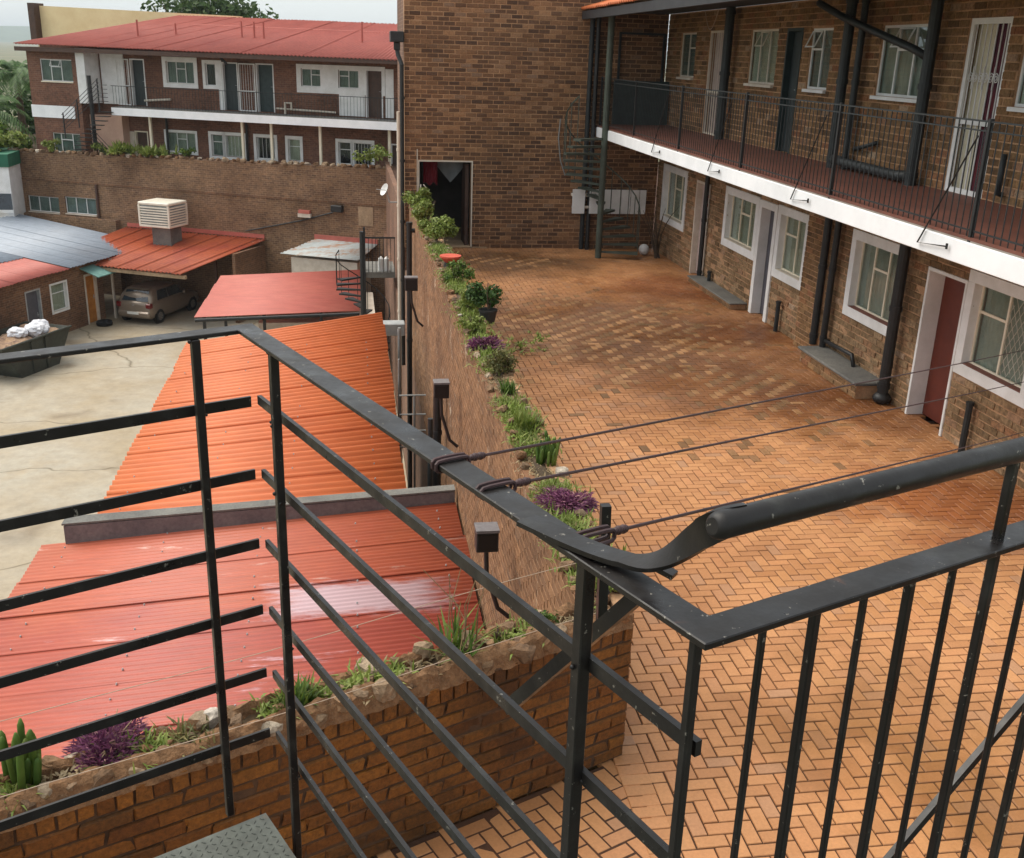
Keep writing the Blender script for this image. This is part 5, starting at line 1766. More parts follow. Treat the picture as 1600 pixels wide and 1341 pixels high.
# ------------------------------------------------------------------ tall retaining wall and the far building
def tall_wall():
    root = thing('tall_retaining_wall', 'tall dark brick retaining wall behind the yard with stones along its top', 'wall', TL(9, 0, YZ))
    mb = MB(TL)
    holes = [(15.81, 17.52, -3.03, -2.33), (13.8, 15.48, -2.99, -2.25)]
    solid_wall(mb, -1.0, 18.4, -.45, 0, YZ, -.42, holes)
    mb.add([(-1, 0, -.42), (18.4, 0, -.42), (18.4, -.45, -.42), (-1, -.45, -.42), (-1, 0, -.09), (18.4, 0, -.40), (18.4, -.45, -.40), (-1, -.45, -.09)],
           [(4, 5, 6, 7), (0, 1, 5, 4), (1, 2, 6, 5), (2, 3, 7, 6), (3, 0, 4, 7)])
    mb.build('wall', M['brick_tall'], root)
    MB(TL).box(-1, 18.4, .002, .03, -1.62, -1.55).build('ledge', M['brick_shed'], root)
    window(TL, root, 15.81, 17.52, -3.03, -2.33, (1, 1, 1), 0, cur='curtain_dark', vents=(), sill='old_white', depth=.08)
    window(TL, root, 13.8, 15.48, -2.99, -2.25, (1, 1, 1), 0, cur='curtain_dark', vents=(), sill='old_white', depth=.08)
    # lower step of the wall with red flashing
    MB(TL).box(12.6, 18.6, .004, .32, YZ, -3.1).build('lower_step', M['brick_tall'], root)
    MB(TL).box(12.55, 18.6, .322, .36, -4.2, -3.75).build('flashing', M['roof_pink'], root)
    mb = MB(TL); mb.tube([(13.66, .06, -3.1), (13.66, .06, -1.6)], .06, 8); mb.build('pipe', M['brown_door'], root)
    rr = random.Random(77)
    spots = []
    a = -.6
    while a < 18.3:
        z = -.09 - .31 * (a + 1) / 19.4
        spots.append((TL(a, -.08 + rr.uniform(-.05, .05), z + .05), rr.uniform(.11, .2)))
        a += rr.uniform(.22, .42)
    put_stones(root, spots, 8)
    # flood lamp, small sign, cable on the wall
    root = thing('wall_lamp', 'black lamp fixed to the tall dark brick wall near its right end', 'lamp', TL(1.74, 0, -1.9))
    MB(TL).box(1.5, 2.0, .05, .3, -1.95, -1.68).build('housing', M['black_paint'], root, bevel=.02)
    MB(TL).box(1.65, 1.85, .0, .05, -1.9, -1.75).build('mount', M['black_paint'], root)
    root = thing('wall_vent', 'small white and red box on the tall dark brick wall', 'box', TL(3.3, 0, -2.2))
    MB(TL).box(3.03, 3.62, .0, .12, -2.3, -2.14).build('box', M['old_white'], root)
    MB(TL).box(3.06, 3.58, .0, .14, -2.138, -2.0).build('cover', M['roof_pink'], root)
    mb = MB(TL); mb.tube([(2.0, .04, -2.0), (3.5, .04, -2.45), (6.2, .05, -3.1)], .03, 6)
    tag(mb.build('cable', M['black_paint']), 'black cable running down the tall brick wall from the lamp', 'cable')
    tag(MB(TL).box(.2, .86, .003, .02, -2.45, -1.68).build('plaster_patch', M['plaster_tan']), 'square of bare tan plaster at the right end of the tall brick wall', 'plaster')
    # plants on top
    for (a, s_, mt, lab) in ((16.0, .55, 'leaf_lime', 'first bush from the left on the tall wall'), (13.6, .45, 'leaf_lime', 'small bush by the foot of the far outside stair'), (12.3, .75, 'leaf_lime', 'largest rounded lime bush on the tall wall'),
                             (10.7, .6, 'leaf_lime', 'spiky lime bush right of the largest one on the tall wall'), (9.0, .4, 'leaf_green', 'small green plant below the far white-framed windows')):
        z = -.09 - .31 * (a + 1) / 19.4
        plant('wall_bush', lab, 'bush', TL(a, -.25, z), 'spread' if a in (12.3, 10.7) else 'bush', int(a * 10), s_, mat=mt, n=420, wd=.05 if a in (12.3, 10.7) else .12, h=s_ * 1.3)
    plant('leafy_plant', 'tall yellow-green plant where the tall wall meets the courtyard block', 'plant', TL(.1, -.25, -.1), 'bush', 91, .9, mat='leaf_lime', n=420, wd=.14)
    # satellite dish between
    root = thing('satellite_dish', 'small white satellite dish on a pole at the corner of the courtyard block', 'dish', (1.0, 27.5, .2))
    mb = MB()
    c = Vector((.98, 27.5, 1.05)); ax = Vector((-.75, -.35, .35)).normalized(); x = ax.orthogonal().normalized(); y = ax.cross(x)
    vs = [tuple(c)]; fs = []
    for k in range(1, 4):
        for j in range(16):
            a = j * PI / 8; r_ = .24 * k / 3
            r_ *= .65; vs.append(tuple(c + x * r_ * math.cos(a) + y * r_ * 1.1 * math.sin(a) + ax * (.07 * (k / 3) ** 2)))
    for j in range(16):
        fs.append((0, 1 + j, 1 + (j + 1) % 16))
        for k in range(2): fs.append((1 + k * 16 + j, 17 + k * 16 + j, 17 + k * 16 + (j + 1) % 16, 1 + k * 16 + (j + 1) % 16))
    n0 = len(vs)
    vs += [tuple(Vector(v) - ax * .012) for v in vs]; fs += [tuple(i + n0 for i in f[::-1]) for f in fs]
    mb.add(vs, fs); mb.build('reflector', M['white_paint'], root, smooth=True, recalc=False)
    mb = MB(); mb.tube([(1.32, 27.5, .75), (1.06, 27.5, .75), (1.0, 27.5, 1.0)], .02, 6); mb.tube([c, c + ax * .3 + Vector((0, 0, -.08))], .01, 5); mb.build('bracket', M['zinc'], root)


tall_wall()


def far_building():
    root = thing('apartment_building', 'two-storey brick building with red roof and long white balcony behind the tall wall', 'building', TL(8, -1.8, -.6))
    T = lambda a, b, c: TL(a, b - 1.8, c)
    uw = [(15.05, 16.75, 2.68, 3.61)]
    holes_u = [(15.05, 16.75, 2.68, 3.61), (11.95, 12.7, 1.76, 3.72), (9.45, 10.85, 2.78, 3.7), (8.35, 8.9, 2.75, 3.65), (7.28, 8.05, 1.76, 3.72), (5.55, 6.4, 1.76, 3.72), (3.35, 4.25, 2.89, 3.61), (1.6, 2.52, 2.89, 3.61), (.5, 1.28, 1.76, 3.66)]
    holes_g = [(12.05, 12.75, -.6, .66), (15.3, 16.9, -.6, .66), (9.6, 11.1, -.15, .70), (8.2, 8.8, -.2, .68), (7.2, 8.1, -.2, .68), (5.65, 6.55, -.22, .68), (4.42, 5.0, -.2, .70), (2.0, 2.6, -.25, .70), (1.05, 1.9, -.25, .70), (-.3, .2, -.6, .75)]
    mb = MB(T); solid_wall(mb, -1.2, 17.4, -.25, 0, -.62, 4.2, holes_u + holes_g); mb.build('wall', M['brick_left'], root)
    MB(T).box(-1.2, 17.4, -6.5, -.251, -.62, 4.0).build('rear_block', M['brick_left'], root)
    # projecting wing at the left
    W = lambda a, b, c: T(a, b + .9, c)
    mb = MB(W); solid_wall(mb, 14.75, 17.42, -.2, 0, -.62, 4.1, [(15.05, 16.75, 2.68, 3.61), (15.0, 16.5, -.4, .45)]); mb.box(14.75, 14.95, -1.1, -.2, -.62, 4.1); mb.box(17.22, 17.42, -1.1, -.2, -.62, 4.1)
    mb.build('wing_wall', M['brick_left'], root)
    MB(W).box(15.12, 17.44, .002, .05, 1.1, 1.63).build('white_band', M['fascia_white'], root)
    window(W, root, 15.05, 16.75, 2.68, 3.61, (1.1, 1, 1), 0, cur='curtain_dark', vents=(1,), fmat='white_paint', sill='cream_paint', depth=.05, openvent=1)
    window(W, root, 15.0, 16.5, -.4, .45, (1, 1.4, 1), 0, cur='curtain_dark', vents=(1,), fmat='white_paint', sill='cream_paint', depth=.05)
    MB(T).box(14.3, 14.745, .02, 1.0, 1.8, 4.1).build('white_return', M['white_paint'], root)
    MB(T).box(13.0, 14.2, .002, .06, 1.78, 3.95).build('white_panel', M['white_paint'], root)
    MB(T).box(13.0, 14.7, .002, .5, -.6, 1.3).build('stair_wall', M['pink_plaster'], root)
    # upper openings
    gate(T, root, 12.72, 13.4, 1.76, 3.72, 5, b=.09)
    door(T, root, 11.95, 12.7, 1.76, 3.74, 'dark_door', 'white_paint', frame=.05, depth=.15, fb=.02)
    window(T, root, 9.45, 10.85, 2.78, 3.70, (1, 1, 1), .18, cur='curtain_dark', vents=(1,), sill='old_white')
    window(T, root, 8.38, 8.88, 2.75, 3.66, (1,), .14, cur='room_dark', vents=(), sill=None)
    door(T, root, 7.28, 8.05, 1.76, 3.74, 'dark_door', 'white_paint', frame=.05, depth=.15, fb=.02)
    MB(T).box(8.06, 8.24, -.1, .025, 1.76, 3.8).build('white_jamb', M['white_paint'], root)
    gate(T, root, 6.42, 7.22, 1.76, 3.72, 6, b=.07)
    door(T, root, 5.55, 6.4, 1.76, 3.74, 'teal_paint', 'white_paint', frame=.05, depth=.15, fb=.02)
    # long white panel
    mb = MB(T); solid_wall(mb, .4, 4.46, .002, .03, 2.64, 3.78, [(3.35, 4.25, 2.89, 3.61), (1.6, 2.52, 2.89, 3.61), (.5, 1.28, 1.0, 3.66)]); mb.box(1.32, 2.5, .002, .032, 1.78, 2.638); mb.box(.02, .38, .002, .03, 1.78, 3.7)
    mb.build('white_panel', M['white_paint'], root)
    window(T, root, 3.35, 4.25, 2.89, 3.61, (1, 1), 0, cur='curtain_dark', vents=(0,), sill=None, depth=.04)
    window(T, root, 1.6, 2.52, 2.89, 3.61, (1, 1), 0, cur='curtain_dark', vents=(1,), sill=None, depth=.04)
    door(T, root, .5, 1.28, 1.76, 3.66, 'brown_door', 'white_paint', frame=.05, depth=.15, fb=.034)
    # ground-floor openings
    door(T, root, 12.05, 12.75, -.6, .66, 'brown_door', 'cream_paint', frame=.05, depth=.12, fb=.02, handle=False)
    MB(T).box(12.76, 13.3, .01, .04, -.6, .62).build('open_gate', M['old_white'], root)
    window(T, root, 9.6, 11.1, -.15, .70, (1, 1, 1), .1, cur='curtain_green', vents=(1,), sill=None)
    for (x0, x1, dk, bb) in ((8.2, 8.8, 'curtain_dark', 0), (7.2, 8.1, 'curtain', 5), (5.65, 6.55, 'room_dark', 5), (4.42, 5.0, 'curtain', 0), (2.0, 2.6, 'room_dark', 0), (1.05, 1.9, 'room_dark', 6)):
        window(T, root, x0, x1, -.22, .70, (1,), .13, cur=dk, vents=(0,) if not bb else (), sill=None, bars=bb)
    door(T, root, -.3, .2, -.6, .75, 'brown_door', 'white_paint', frame=.06, depth=.1, handle=False)
    # balcony
    B = lambda a, b, c: TL(a, b, c)
    MB(B).box(-1.2, 12.95, -1.79, -.64, 1.42, 1.70).build('balcony_slab', M['slab_under'], root)
    MB(B).box(-1.2, 12.97, -.638, -.60, 1.38, 1.70).build('fascia', M['fascia_white'], root)
    MB(B).box(-1.2, 12.95, -1.79, -.61, 1.702, 1.73).build('balcony_floor', M['concrete_grey'], root)
    mb = MB(B); mb.box(-1.2, 12.9, -.63, -.61, 2.60, 2.625); rail = mb.build('balcony_railing', M['post_paint'], root)
    me = MB(B)
    for k in range(95):
        a = -1.1 + k * .148
        mb = MB(B); mb.box(a - .005, a + .005, -.625, -.615, 1.73, 2.6)
        mb.build('baluster', M['post_paint'], rail)
    # columns under the balcony, eave and roof
    for a in (11.35, 6.75, 5.35, 3.05, -.1):
        MB(B).box(a - .05, a + .05, -1.1, -1.0, -.6, 1.42).build('column', M['cream_paint'], root)
    for a in (6.95, 10.98):
        mb = MB(B); mb.tube([(a, -1.7, -.6), (a, -1.7, 1.42)], .05, 8); mb.build('downpipe', M['black_paint'], root)
    mb = MB(B); mb.tube([(11.9, -1.55, 2.0), (11.3, -1.6, 2.05), (10.6, -1.6, 2.1)], .05, 8); mb.build('waste_pipe', M['old_white'], root)
    mb = MB(B); mb.tube([(5.4, -1.62, 1.95), (2.6, -1.62, 1.9)], .04, 8); mb.build('waste_pipe', M['old_white'], root)
    mb = MB(B); mb.tube([(4.9, -1.5, 1.75), (4.9, -1.5, 2.2), (4.6, -1.5, 2.2), (4.6, -1.5, 1.95)], .05, 8); mb.build('waste_pipe', M['old_white'], root)
    MB(B).box(-1.2, 17.6, -.46, -.40, 3.92, 4.10).build('eave_board', M['brown_door'], root)
    mb = MB(B); mb.box(-1.2, 17.5, -2.0, -.46, 4.0, 4.05); mb.build('soffit', M['eave_dark'], root)
    # roof plane up to the ridge
    corrugated(root, B(17.6, -.36, 4.22), B(11.6, -4.2, 5.62), B(-1.4, -.36, 4.06), B(-1.4, -4.2, 5.45), .177, .026, M['roof_red'], 12, seed=9, lap=.006)
    corrugated(root, B(11.6, -4.2, 5.62), B(17.6, -8.0, 4.2), B(-1.4, -4.2, 5.45), B(-1.4, -8.0, 4.1), .177, .026, M['roof_red'], 8, seed=10, lap=.02)
    for (a, off, h) in ((12.0, -1.6, .8), (7.1, -2.0, .7), (6.5, -2.0, .7), (6.05, -2.0, .7), (1.5, -2.0, .8), (10.35, -2.0, .55)):
        z = 4.1 + (-off - .36) * .365
        mb = MB(B); mb.tube([(a, off, z), (a, off, z + h)], .04, 6); mb.build('vent_pipe', M['roof_red'], root)
    mb = MB(B); mb.tube([(10.3, -3.2, 5.25), (-1, -3.2, 5.1)], .02, 5); mb.build('roof_pipe', M['roof_pink'], root)
    # cream gable wall of the part behind
    mb = MB(B); mb.add([(20.2, -5.0, -.6), (9.0, -5.0, -.6), (9.0, -5.0, 5.68), (20.2, -5.0, 5.95), (20.2, -5.3, -.6), (9.0, -5.3, -.6), (9.0, -5.3, 5.68), (20.2, -5.3, 5.95)],
                       [(0, 1, 2, 3), (4, 7, 6, 5), (0, 4, 5, 1), (1, 5, 6, 2), (2, 6, 7, 3), (3, 7, 4, 0)])
    mb.build('cream_wall', M['cream_wall'], root)
    MB(B).box(19.9, 20.25, -5.31, -4.6, 4.2, 6.05).build('end_pier', M['brown_door'], root)
    # black diagonal brace at the eave
    mb = MB(B); mb.bar((8.0, -1.5, 4.0), (7.0, -.5, 3.7), .06, .08); mb.build('brace', M['black_paint'], root)
    # outside stair on the left
    st = thing('outside_stair', 'black steel outside stair climbing to the far balcony', 'staircase', TL(13.5, -.2, -.6))
    for k in range(11):
        z = -.5 + 2.2 * (k + 1) / 12
        a = 15.3 - 1.0 * 0 - abs(k - 5) * 0
        ang = 2.6 * k / 10
        cx, cb = 13.9 + .72 * math.cos(ang + .4), -.55 + .5 * math.sin(ang + .4)
        MB(B).box(cx - .32, cx + .32, cb - .13, cb + .13, z - .03, z).build('tread', M['black_paint'], st)
    mb = MB(B); mb.tube([(13.9, -.5, -.6), (13.9, -.5, 3.0)], .09, 10); mb.build('centre_pole', M['black_paint'], st)
    for (p, q) in (((15.3, -.2, 1.3), (13.2, -.2, 2.9)), ((13.8, -.1, .9), (12.5, -.1, -.3)), ((13.3, -.1, 2.65), (12.7, -.1, 2.65))):
        for k in range(5):
            d = Vector((0, 0, -.17 * k))
            mb = MB(B); mb.tube([Vector(p) + d, Vector(q) + d], .014, 5); mb.build('rail', M['black_paint'], st)
    for (a, z0, z1) in ((15.2, .3, 1.4), (14.4, .8, 2.0), (13.25, 1.5, 2.9), (13.7, -.5, .9), (12.6, -.6, .0)):
        mb = MB(B); mb.tube([(a, -.18, z0), (a, -.18, z1)], .03, 6); mb.build('post', M['black_paint'], st)


far_building()

spiral('spiral_staircase', 'black steel spiral staircase in the yard leading to a small landing on the wall', .42, 33.0, -6.5, -2.1, .85, 1.2, 2.6, 20, 'black_paint', tr=.09, postup=1.2)


def far_landing():
    root = thing('stair_landing', 'small grey landing with black railing at the top of the yard spiral stair', 'landing', (1.0, 33.2, -2.2))
    MB().box(.45, 1.42, 32.6, 34.4, -2.28, -2.1).build('slab', M['concrete_grey'], root)
    rail = MB().box(.44, 1.42, 32.58, 32.61, -1.05, -1.0).build('railing', M['black_paint'], root)
    for k in range(9):
        x = .48 + k * .115
        MB().box(x - .01, x + .01, 32.585, 32.605, -2.1, -1.05).build('baluster', M['black_paint'], rail)
    MB().box(.44, .5, 32.56, 32.62, -6.5, -.7).build('post', M['black_paint'], root)
    mb = MB(); mb.cyl((1.0, 32.4), .001, -2.2, -2.19, 4)
    r2 = thing('gas_bottle', 'pair of white cylinders standing on the small yard landing', 'bottle', (1.05, 33.0, -2.1))
    for x in (.98, 1.16):
        mb = MB(); mb.cyl((x, 32.85), .08, -2.1, -1.72, 14); mb.cyl((x, 32.85), .08, -1.72, -1.66, 14, .03); mb.build('bottle', M['white_paint'], r2)
    mb = MB(); mb.box(.72, 1.3, 24.6, 25.0, -2.05, -1.75)
    tag(mb.build('wall_tank', M['zinc'], bevel=.02), 'small pale tank on the yard wall behind the orange roof corner', 'tank')


far_landing()


# ------------------------------------------------------------------ car, skip, rubbish
def car():
    hd = math.radians(90 - 24)
    f = Vector((math.cos(hd), math.sin(hd), 0)); l = Vector((-f.y, f.x, 0))
    rw = Vector((-7.80, 43.95, YZ))                     # rear right wheel foot
    org = rw + l * .80 - f * .62
    T = lambda a, b, c: tuple(org + f * a + l * b + Vector((0, 0, c)))
    root = thing('hatchback_car', 'beige-brown hatchback parked under the red car port roof, seen from behind', 'car', tuple(org))
    st = [(0.0, .66, .34, .62, .80), (.05, .76, .26, .74, .92), (.25, .81, .22, .84, .98), (.8, .83, .20, .86, .97), (1.6, .835, .19, .86, .95), (2.4, .835, .19, .85, .93), (3.0, .82, .20, .80, .90), (3.5, .78, .22, .70, .78), (3.8, .68, .28, .60, .64), (3.88, .55, .34, .52, .56)]
    vs = []; n = 0
    for (x, hw, zl, zb, zt) in st:
        sec = [(hw * .80, zl), (hw * .96, zl + .08), (hw, (zl + zb) / 2), (hw * .99, zb - .08), (hw * .94, zb), (hw * .80, zt), (0, zt + .02)]
        full = sec + [(-y, z) for y, z in sec[-2::-1]]
        n = len(full)
        vs += [(x, y, z) for y, z in full]
    fs = []
    for i in range(len(st) - 1):
        for k in range(n):
            k2 = (k + 1) % n
            fs.append((i * n + k, i * n + k2, (i + 1) * n + k2, (i + 1) * n + k))
    fs += [tuple(range(n)), tuple((len(st) - 1) * n + k for k in range(n))]
    mb = MB(T); mb.add(vs, fs); body = mb.build('body', M['car_paint'], root, smooth=True)
    # cabin
    gst = [(.12, .72, .90, .90), (.30, .70, .90, 1.22), (.50, .66, .92, 1.40), (.9, .65, .93, 1.455), (1.6, .64, .92, 1.46), (2.1, .62, .92, 1.40), (2.6, .66, .90, 1.12), (2.95, .70, .88, .90)]
    vs = []
    for (x, hw, z0, z1) in gst:
        sec = [(.76, z0 - .04), (.75, z0), (hw + .01 if z1 > 1.2 else .72, z0 + (z1 - z0) * .82), (hw * .86, z1 - .015 if z1 > 1 else z1), (0, z1 + .012)]
        full = sec + [(-y, z) for y, z in sec[-2::-1]]
        n = len(full)
        vs += [(x, y, z) for y, z in full]
    fs = []
    for i in range(len(gst) - 1):
        for k in range(n - 1):
            fs.append((i * n + k, i * n + k + 1, (i + 1) * n + k + 1, (i + 1) * n + k))
    fs += [tuple(range(n)), tuple((len(gst) - 1) * n + k for k in range(n))]
    mb = MB(T); mb.add(vs, fs); mb.build('cabin', M['car_paint'], root, smooth=True)
    # glass panels just proud of the cabin
    mb = MB(T); mb.add([(.125, -.60, .955), (.125, .60, .955), (.41, .52, 1.34), (.41, -.52, 1.34), (.155, -.60, .955), (.155, .60, .955), (.44, .52, 1.34), (.44, -.52, 1.34)],
                       [(0, 1, 2, 3), (4, 7, 6, 5), (0, 4, 5, 1), (1, 5, 6, 2), (2, 6, 7, 3), (3, 7, 4, 0)]); mb.build('rear_window', M['car_glass'], root)
    for sg in (-1, 1):
        for (x0, x1, x2, x3) in ((.62, 1.35, 1.35, .72), (1.42, 2.45, 2.05, 1.42)):
            y0, y1 = .765 * sg, .70 * sg
            mb = MB(T); mb.add([(x0, y0, .95), (x1, y0, .95), (x2, y1, 1.33), (x3, y1, 1.33), (x0, y0 - .05 * sg, .95), (x1, y0 - .05 * sg, .95), (x2, y1 - .05 * sg, 1.33), (x3, y1 - .05 * sg, 1.33)],
                               [(0, 1, 2, 3), (4, 7, 6, 5), (0, 4, 5, 1), (1, 5, 6, 2), (2, 6, 7, 3), (3, 7, 4, 0)]); mb.build('side_window', M['car_glass'], root)
        MB(T).box(-.01, .20, sg * .56, sg * .80, .70, .90).build('tail_light', M['tail_red'], root, bevel=.03)
        mb = MB(T); mb.ball((2.35, sg * .90, .98), .10, 10, 7, (.7, .9, .75)); mb.build('wing_mirror', M['car_paint'], root, smooth=True)
    MB(T).box(-.06, .22, -.74, .74, .30, .56).build('rear_bumper', M['car_paint'], root, bevel=.06)
    MB(T).box(-.075, -.055, -.26, .26, .44, .54).build('number_plate', M['plate'], root)
    mb = MB(T); mb.tube([(-.0, -.06, .82), (-.015, 0, .86), (-.0, .06, .82), (-.015, 0, .78), (-.0, -.06, .82)], .010, 6); mb.build('badge', M['rim'], root)
    MB(T).box(.36, .56, -.50, .50, 1.40, 1.43).build('roof_spoiler', M['car_paint'], root, bevel=.01)
    for x in (.62, 3.08):
        for sg in (-1, 1):
            W2 = lambda a, b, c: T(x + a, sg * (.70 + b), .29 + c)
            def ringy(r0, r1, b0, b1, nn=20):
                m2 = MB(W2)
                vs = []
                for (r_, b_) in ((r0, b0), (r1, b0), (r1, b1), (r0, b1)):
                    vs += [(r_ * math.cos(2 * PI * j / nn), b_, r_ * math.sin(2 * PI * j / nn)) for j in range(nn)]
                fs = []
                for k in range(4):
                    k2 = (k + 1) % 4
                    for j in range(nn):
                        j2 = (j + 1) % nn
                        fs.append((k * nn + j, k * nn + j2, k2 * nn + j2, k2 * nn + j))
                m2.add(vs, fs); return m2
            w_ = ringy(.0 + .17, .29, -.06, .13).build('wheel', M['tyre'], root)
            m2 = ringy(.155, .172, -.04, .135)
            for k in range(6):
                a = k * PI / 3
                m2.bar((0, .12, 0), (.16 * math.cos(a), .12, .16 * math.sin(a)), .05, .02, (0, 1, 0))
            m2.build('rim', M['rim'], w_)
            ringy(.295, .35, .0, .10).build('wheel_arch', M['car_black'], body)


car()


def skip():
    root = thing('rubbish_skip', 'dark steel rubbish skip heaped with waste at the left edge of the yard', 'skip', (-11.7, 37.5, YZ))
    ang = math.radians(66)
    f = Vector((math.cos(ang), math.sin(ang), 0)); l = Vector((-f.y, f.x, 0)); org = Vector((-11.25, 36.0, YZ))
    T = lambda a, b, c: tuple(org + f * a + l * b + Vector((0, 0, c)))
    def frust(b0, b1, a0, a1, a2, a3, z0, z1):
        return [(a0, b0, z0), (a1, b0, z0), (a1, b1, z0), (a0, b1, z0), (a2, b0, z1), (a3, b0, z1), (a3, b1, z1), (a2, b1, z1)]
    o = frust(0, 1.9, .3, 2.2, -.55, 3.0, 0, 1.2); i = frust(.04, 1.86, .36, 2.14, -.47, 2.92, .06, 1.21)
    fs = [(0, 3, 2, 1), (0, 1, 5, 4), (1, 2, 6, 5), (2, 3, 7, 6), (3, 0, 4, 7)]
    mb = MB(T); mb.add(o + i, fs + [tuple(x + 8 for x in q[::-1]) for q in fs] + [(4, 5, 13, 12), (5, 6, 14, 13), (6, 7, 15, 14), (7, 4, 12, 15)])
    mb.build('hull', M['skip_green'], root)
    for a in (.9, 1.6):
        MB(T).box(a - .05, a + .05, -.06, -.001, .05, 1.15).build('rib', M['skip_green'], root)
    mb = MB(T); mb.tube([(-.55, -.02, 1.2), (3.0, -.02, 1.2)], .045, 8); mb.build('rim', M['skip_green'], root)
    rr = random.Random(6)
    mb = MB(T)
    n = 14; vs = []
    for p in range(n + 1):
        for q in range(9):
            a = -.4 + 3.25 * p / n; b = .08 + 1.74 * q / 8
            vs.append((a, b, .98 + .28 * noise.noise(Vector((a * 2.1, b * 2.1, 3))) + .22 * math.sin(PI * q / 8)))
    fs = []
    for p in range(n):
        for q in range(8):
            k = p * 9 + q
            fs.append((k, k + 1, k + 10, k + 9))
    mb.add(vs, fs); tag(mb.build('waste_heap', M['rubbish'], kind='stuff'), 'mixed brown waste filling the skip', 'rubbish')
    for k, (a, b, s_, lab) in enumerate(((1.9, .55, .42, 'largest white rubbish bag on top of the skip'), (1.25, .8, .34, 'white rubbish bag left of the largest one in the skip'), (2.5, .9, .32, 'white rubbish bag farthest back in the skip'))):
        bm = bmesh.new(); bmesh.ops.create_icosphere(bm, subdivisions=3, radius=1)
        for v in bm.verts:
            d = v.co.normalized(); v.co = d * (1 + .25 * noise.noise(d * 2.2 + Vector((k * 7, 0, 0))) + .1 * noise.noise(d * 6)); v.co.z *= .62
        me = bpy.data.meshes.new('bag'); bm.to_mesh(me); bm.free(); me.materials.append(M['bag_white'])
        o = bpy.data.objects.new('rubbish_bag', me); COL.objects.link(o); o.location = T(a, b, 1.28); o.scale = (s_, s_ * .8, s_)
        tag(o, lab, 'bag')


skip()


def neighbour():
    root = thing('neighbour_house', 'white house corner with green edge at the far left beyond the tall wall', 'house', (-16, 50, -6))
    MB().box(-19, -14.72, 49.8, 53, -8, -.9).build('wall', M['white_paint'], root)
    MB().box(-19, -14.66, 49.7, 53.1, -.9, -.35).build('roof_edge', M['green_sheet'], root)
    mb = MB(); mb.ring(-16.2, -14.75, 0, 0, 0, 0, 0) if False else None
    MB().box(-16.6, -14.74, 49.76, 49.79, -2.75, -2.05).build('window', M['car_glass'], root)
    MB().box(-16.6, -14.70, 49.72, 49.80, -2.9, -2.76).build('sill', M['white_paint'], root)


neighbour()


def yard_clutter():
    ang = 0
    root = thing('old_tyre', 'old tyre lying on the ground by the orange door', 'tyre', (-9.95, 43.6, YZ))
    mb = MB(); n = 20; vs = []
    for k, (r_, z) in enumerate(((.17, .03), (.30, .0), (.32, .09), (.30, .18), (.17, .15))):
        vs += [(-9.95 + r_ * math.cos(2 * PI * j / n), 43.6 + r_ * math.sin(2 * PI * j / n), YZ + .003 + z) for j in range(n)]
    fs = [(k * n + j, k * n + (j + 1) % n, ((k + 1) % 5) * n + (j + 1) % n, ((k + 1) % 5) * n + j) for k in range(5) for j in range(n)]
    mb.add(vs, fs); mb.build('rubber', M['tyre'], root, smooth=True)
    mb = MB(); mb.box(-9.4, -8.9, 45.9, 46.5, YZ, YZ + .55)
    tag(mb.build('storage_box', M['brown_door'], bevel=.02), 'brown box standing against the wall left of the parked hatchback', 'box')


yard_clutter()


# ------------------------------------------------------------------ trees
def tree(name, label, loc, h, rad, n, size, seed, mat='leaf_tree', trunk=.25, cz=.68, lobes=14, group=None):
    rr = random.Random(seed)
    root = thing(name, label, 'tree', loc, group)
    c = Vector(loc)
    mb = MB(); mb.tube([c + Vector((0, 0, -.2)), c + Vector((.1, .05, h * .3)), c + Vector((-.05, .1, h * .55))], [trunk, trunk * .75, trunk * .55], 9)
    for k in range(9):
        a = rr.uniform(0, 6.28); z = h * rr.uniform(.28, .55)
        e = Vector((math.cos(a) * rad[0] * .7, math.sin(a) * rad[1] * .7, h * rr.uniform(.6, .92)))
        mb.tube([c + Vector((0, 0, z)), c + Vector((e.x * .45, e.y * .45, (z + e.z) / 2)), c + e], [trunk * .4, trunk * .25, trunk * .06], 6)
    mb.build('trunk', M['bark'], root)
    mb = MB(); leafcloud(mb, c + Vector((0, 0, h * cz)), rad, n, size, rr, .35, lobes); mb.build('crown', M[mat], root, recalc=False)


def palm(label, loc, h, seed, n=26, L=2.6):
    rr = random.Random(seed)
    root = thing('palm_tree', label, 'tree', loc)
    c = Vector(loc)
    mb = MB(); mb.tube([c, c + Vector((.15, 0, h * .5)), c + Vector((.1, .1, h))], .22, 9, .16); mb.build('trunk', M['bark'], root)
    mb = MB(); top = c + Vector((.1, .1, h))
    for k in range(n):
        a = 2 * PI * k / n + rr.uniform(-.15, .15); el = rr.uniform(-.1, 1.2); l = L * rr.uniform(.8, 1.1)
        pts = []
        for i in range(9):
            u = i / 8
            pts.append(top + Vector((math.cos(a) * math.cos(el), math.sin(a) * math.cos(el), math.sin(el))) * l * u + Vector((0, 0, -l * .65 * u * u)))
        for i in range(1, 9):
            d = (pts[i] - pts[i - 1]).normalized(); sdv = d.cross(Vector((0, 0, 1))).normalized()
            for sg in (-1, 1):
                for q in (0, .5):
                    p = pts[i - 1].lerp(pts[i], q)
                    tip = p + (sdv * sg * .55 + d * .4 + Vector((0, 0, -.35))) * .75
                    mb.add([p - d * .05, p + d * .05, tip], [(0, 1, 2)])
    mb.build('crown', M['leaf_palm'], root, recalc=False)


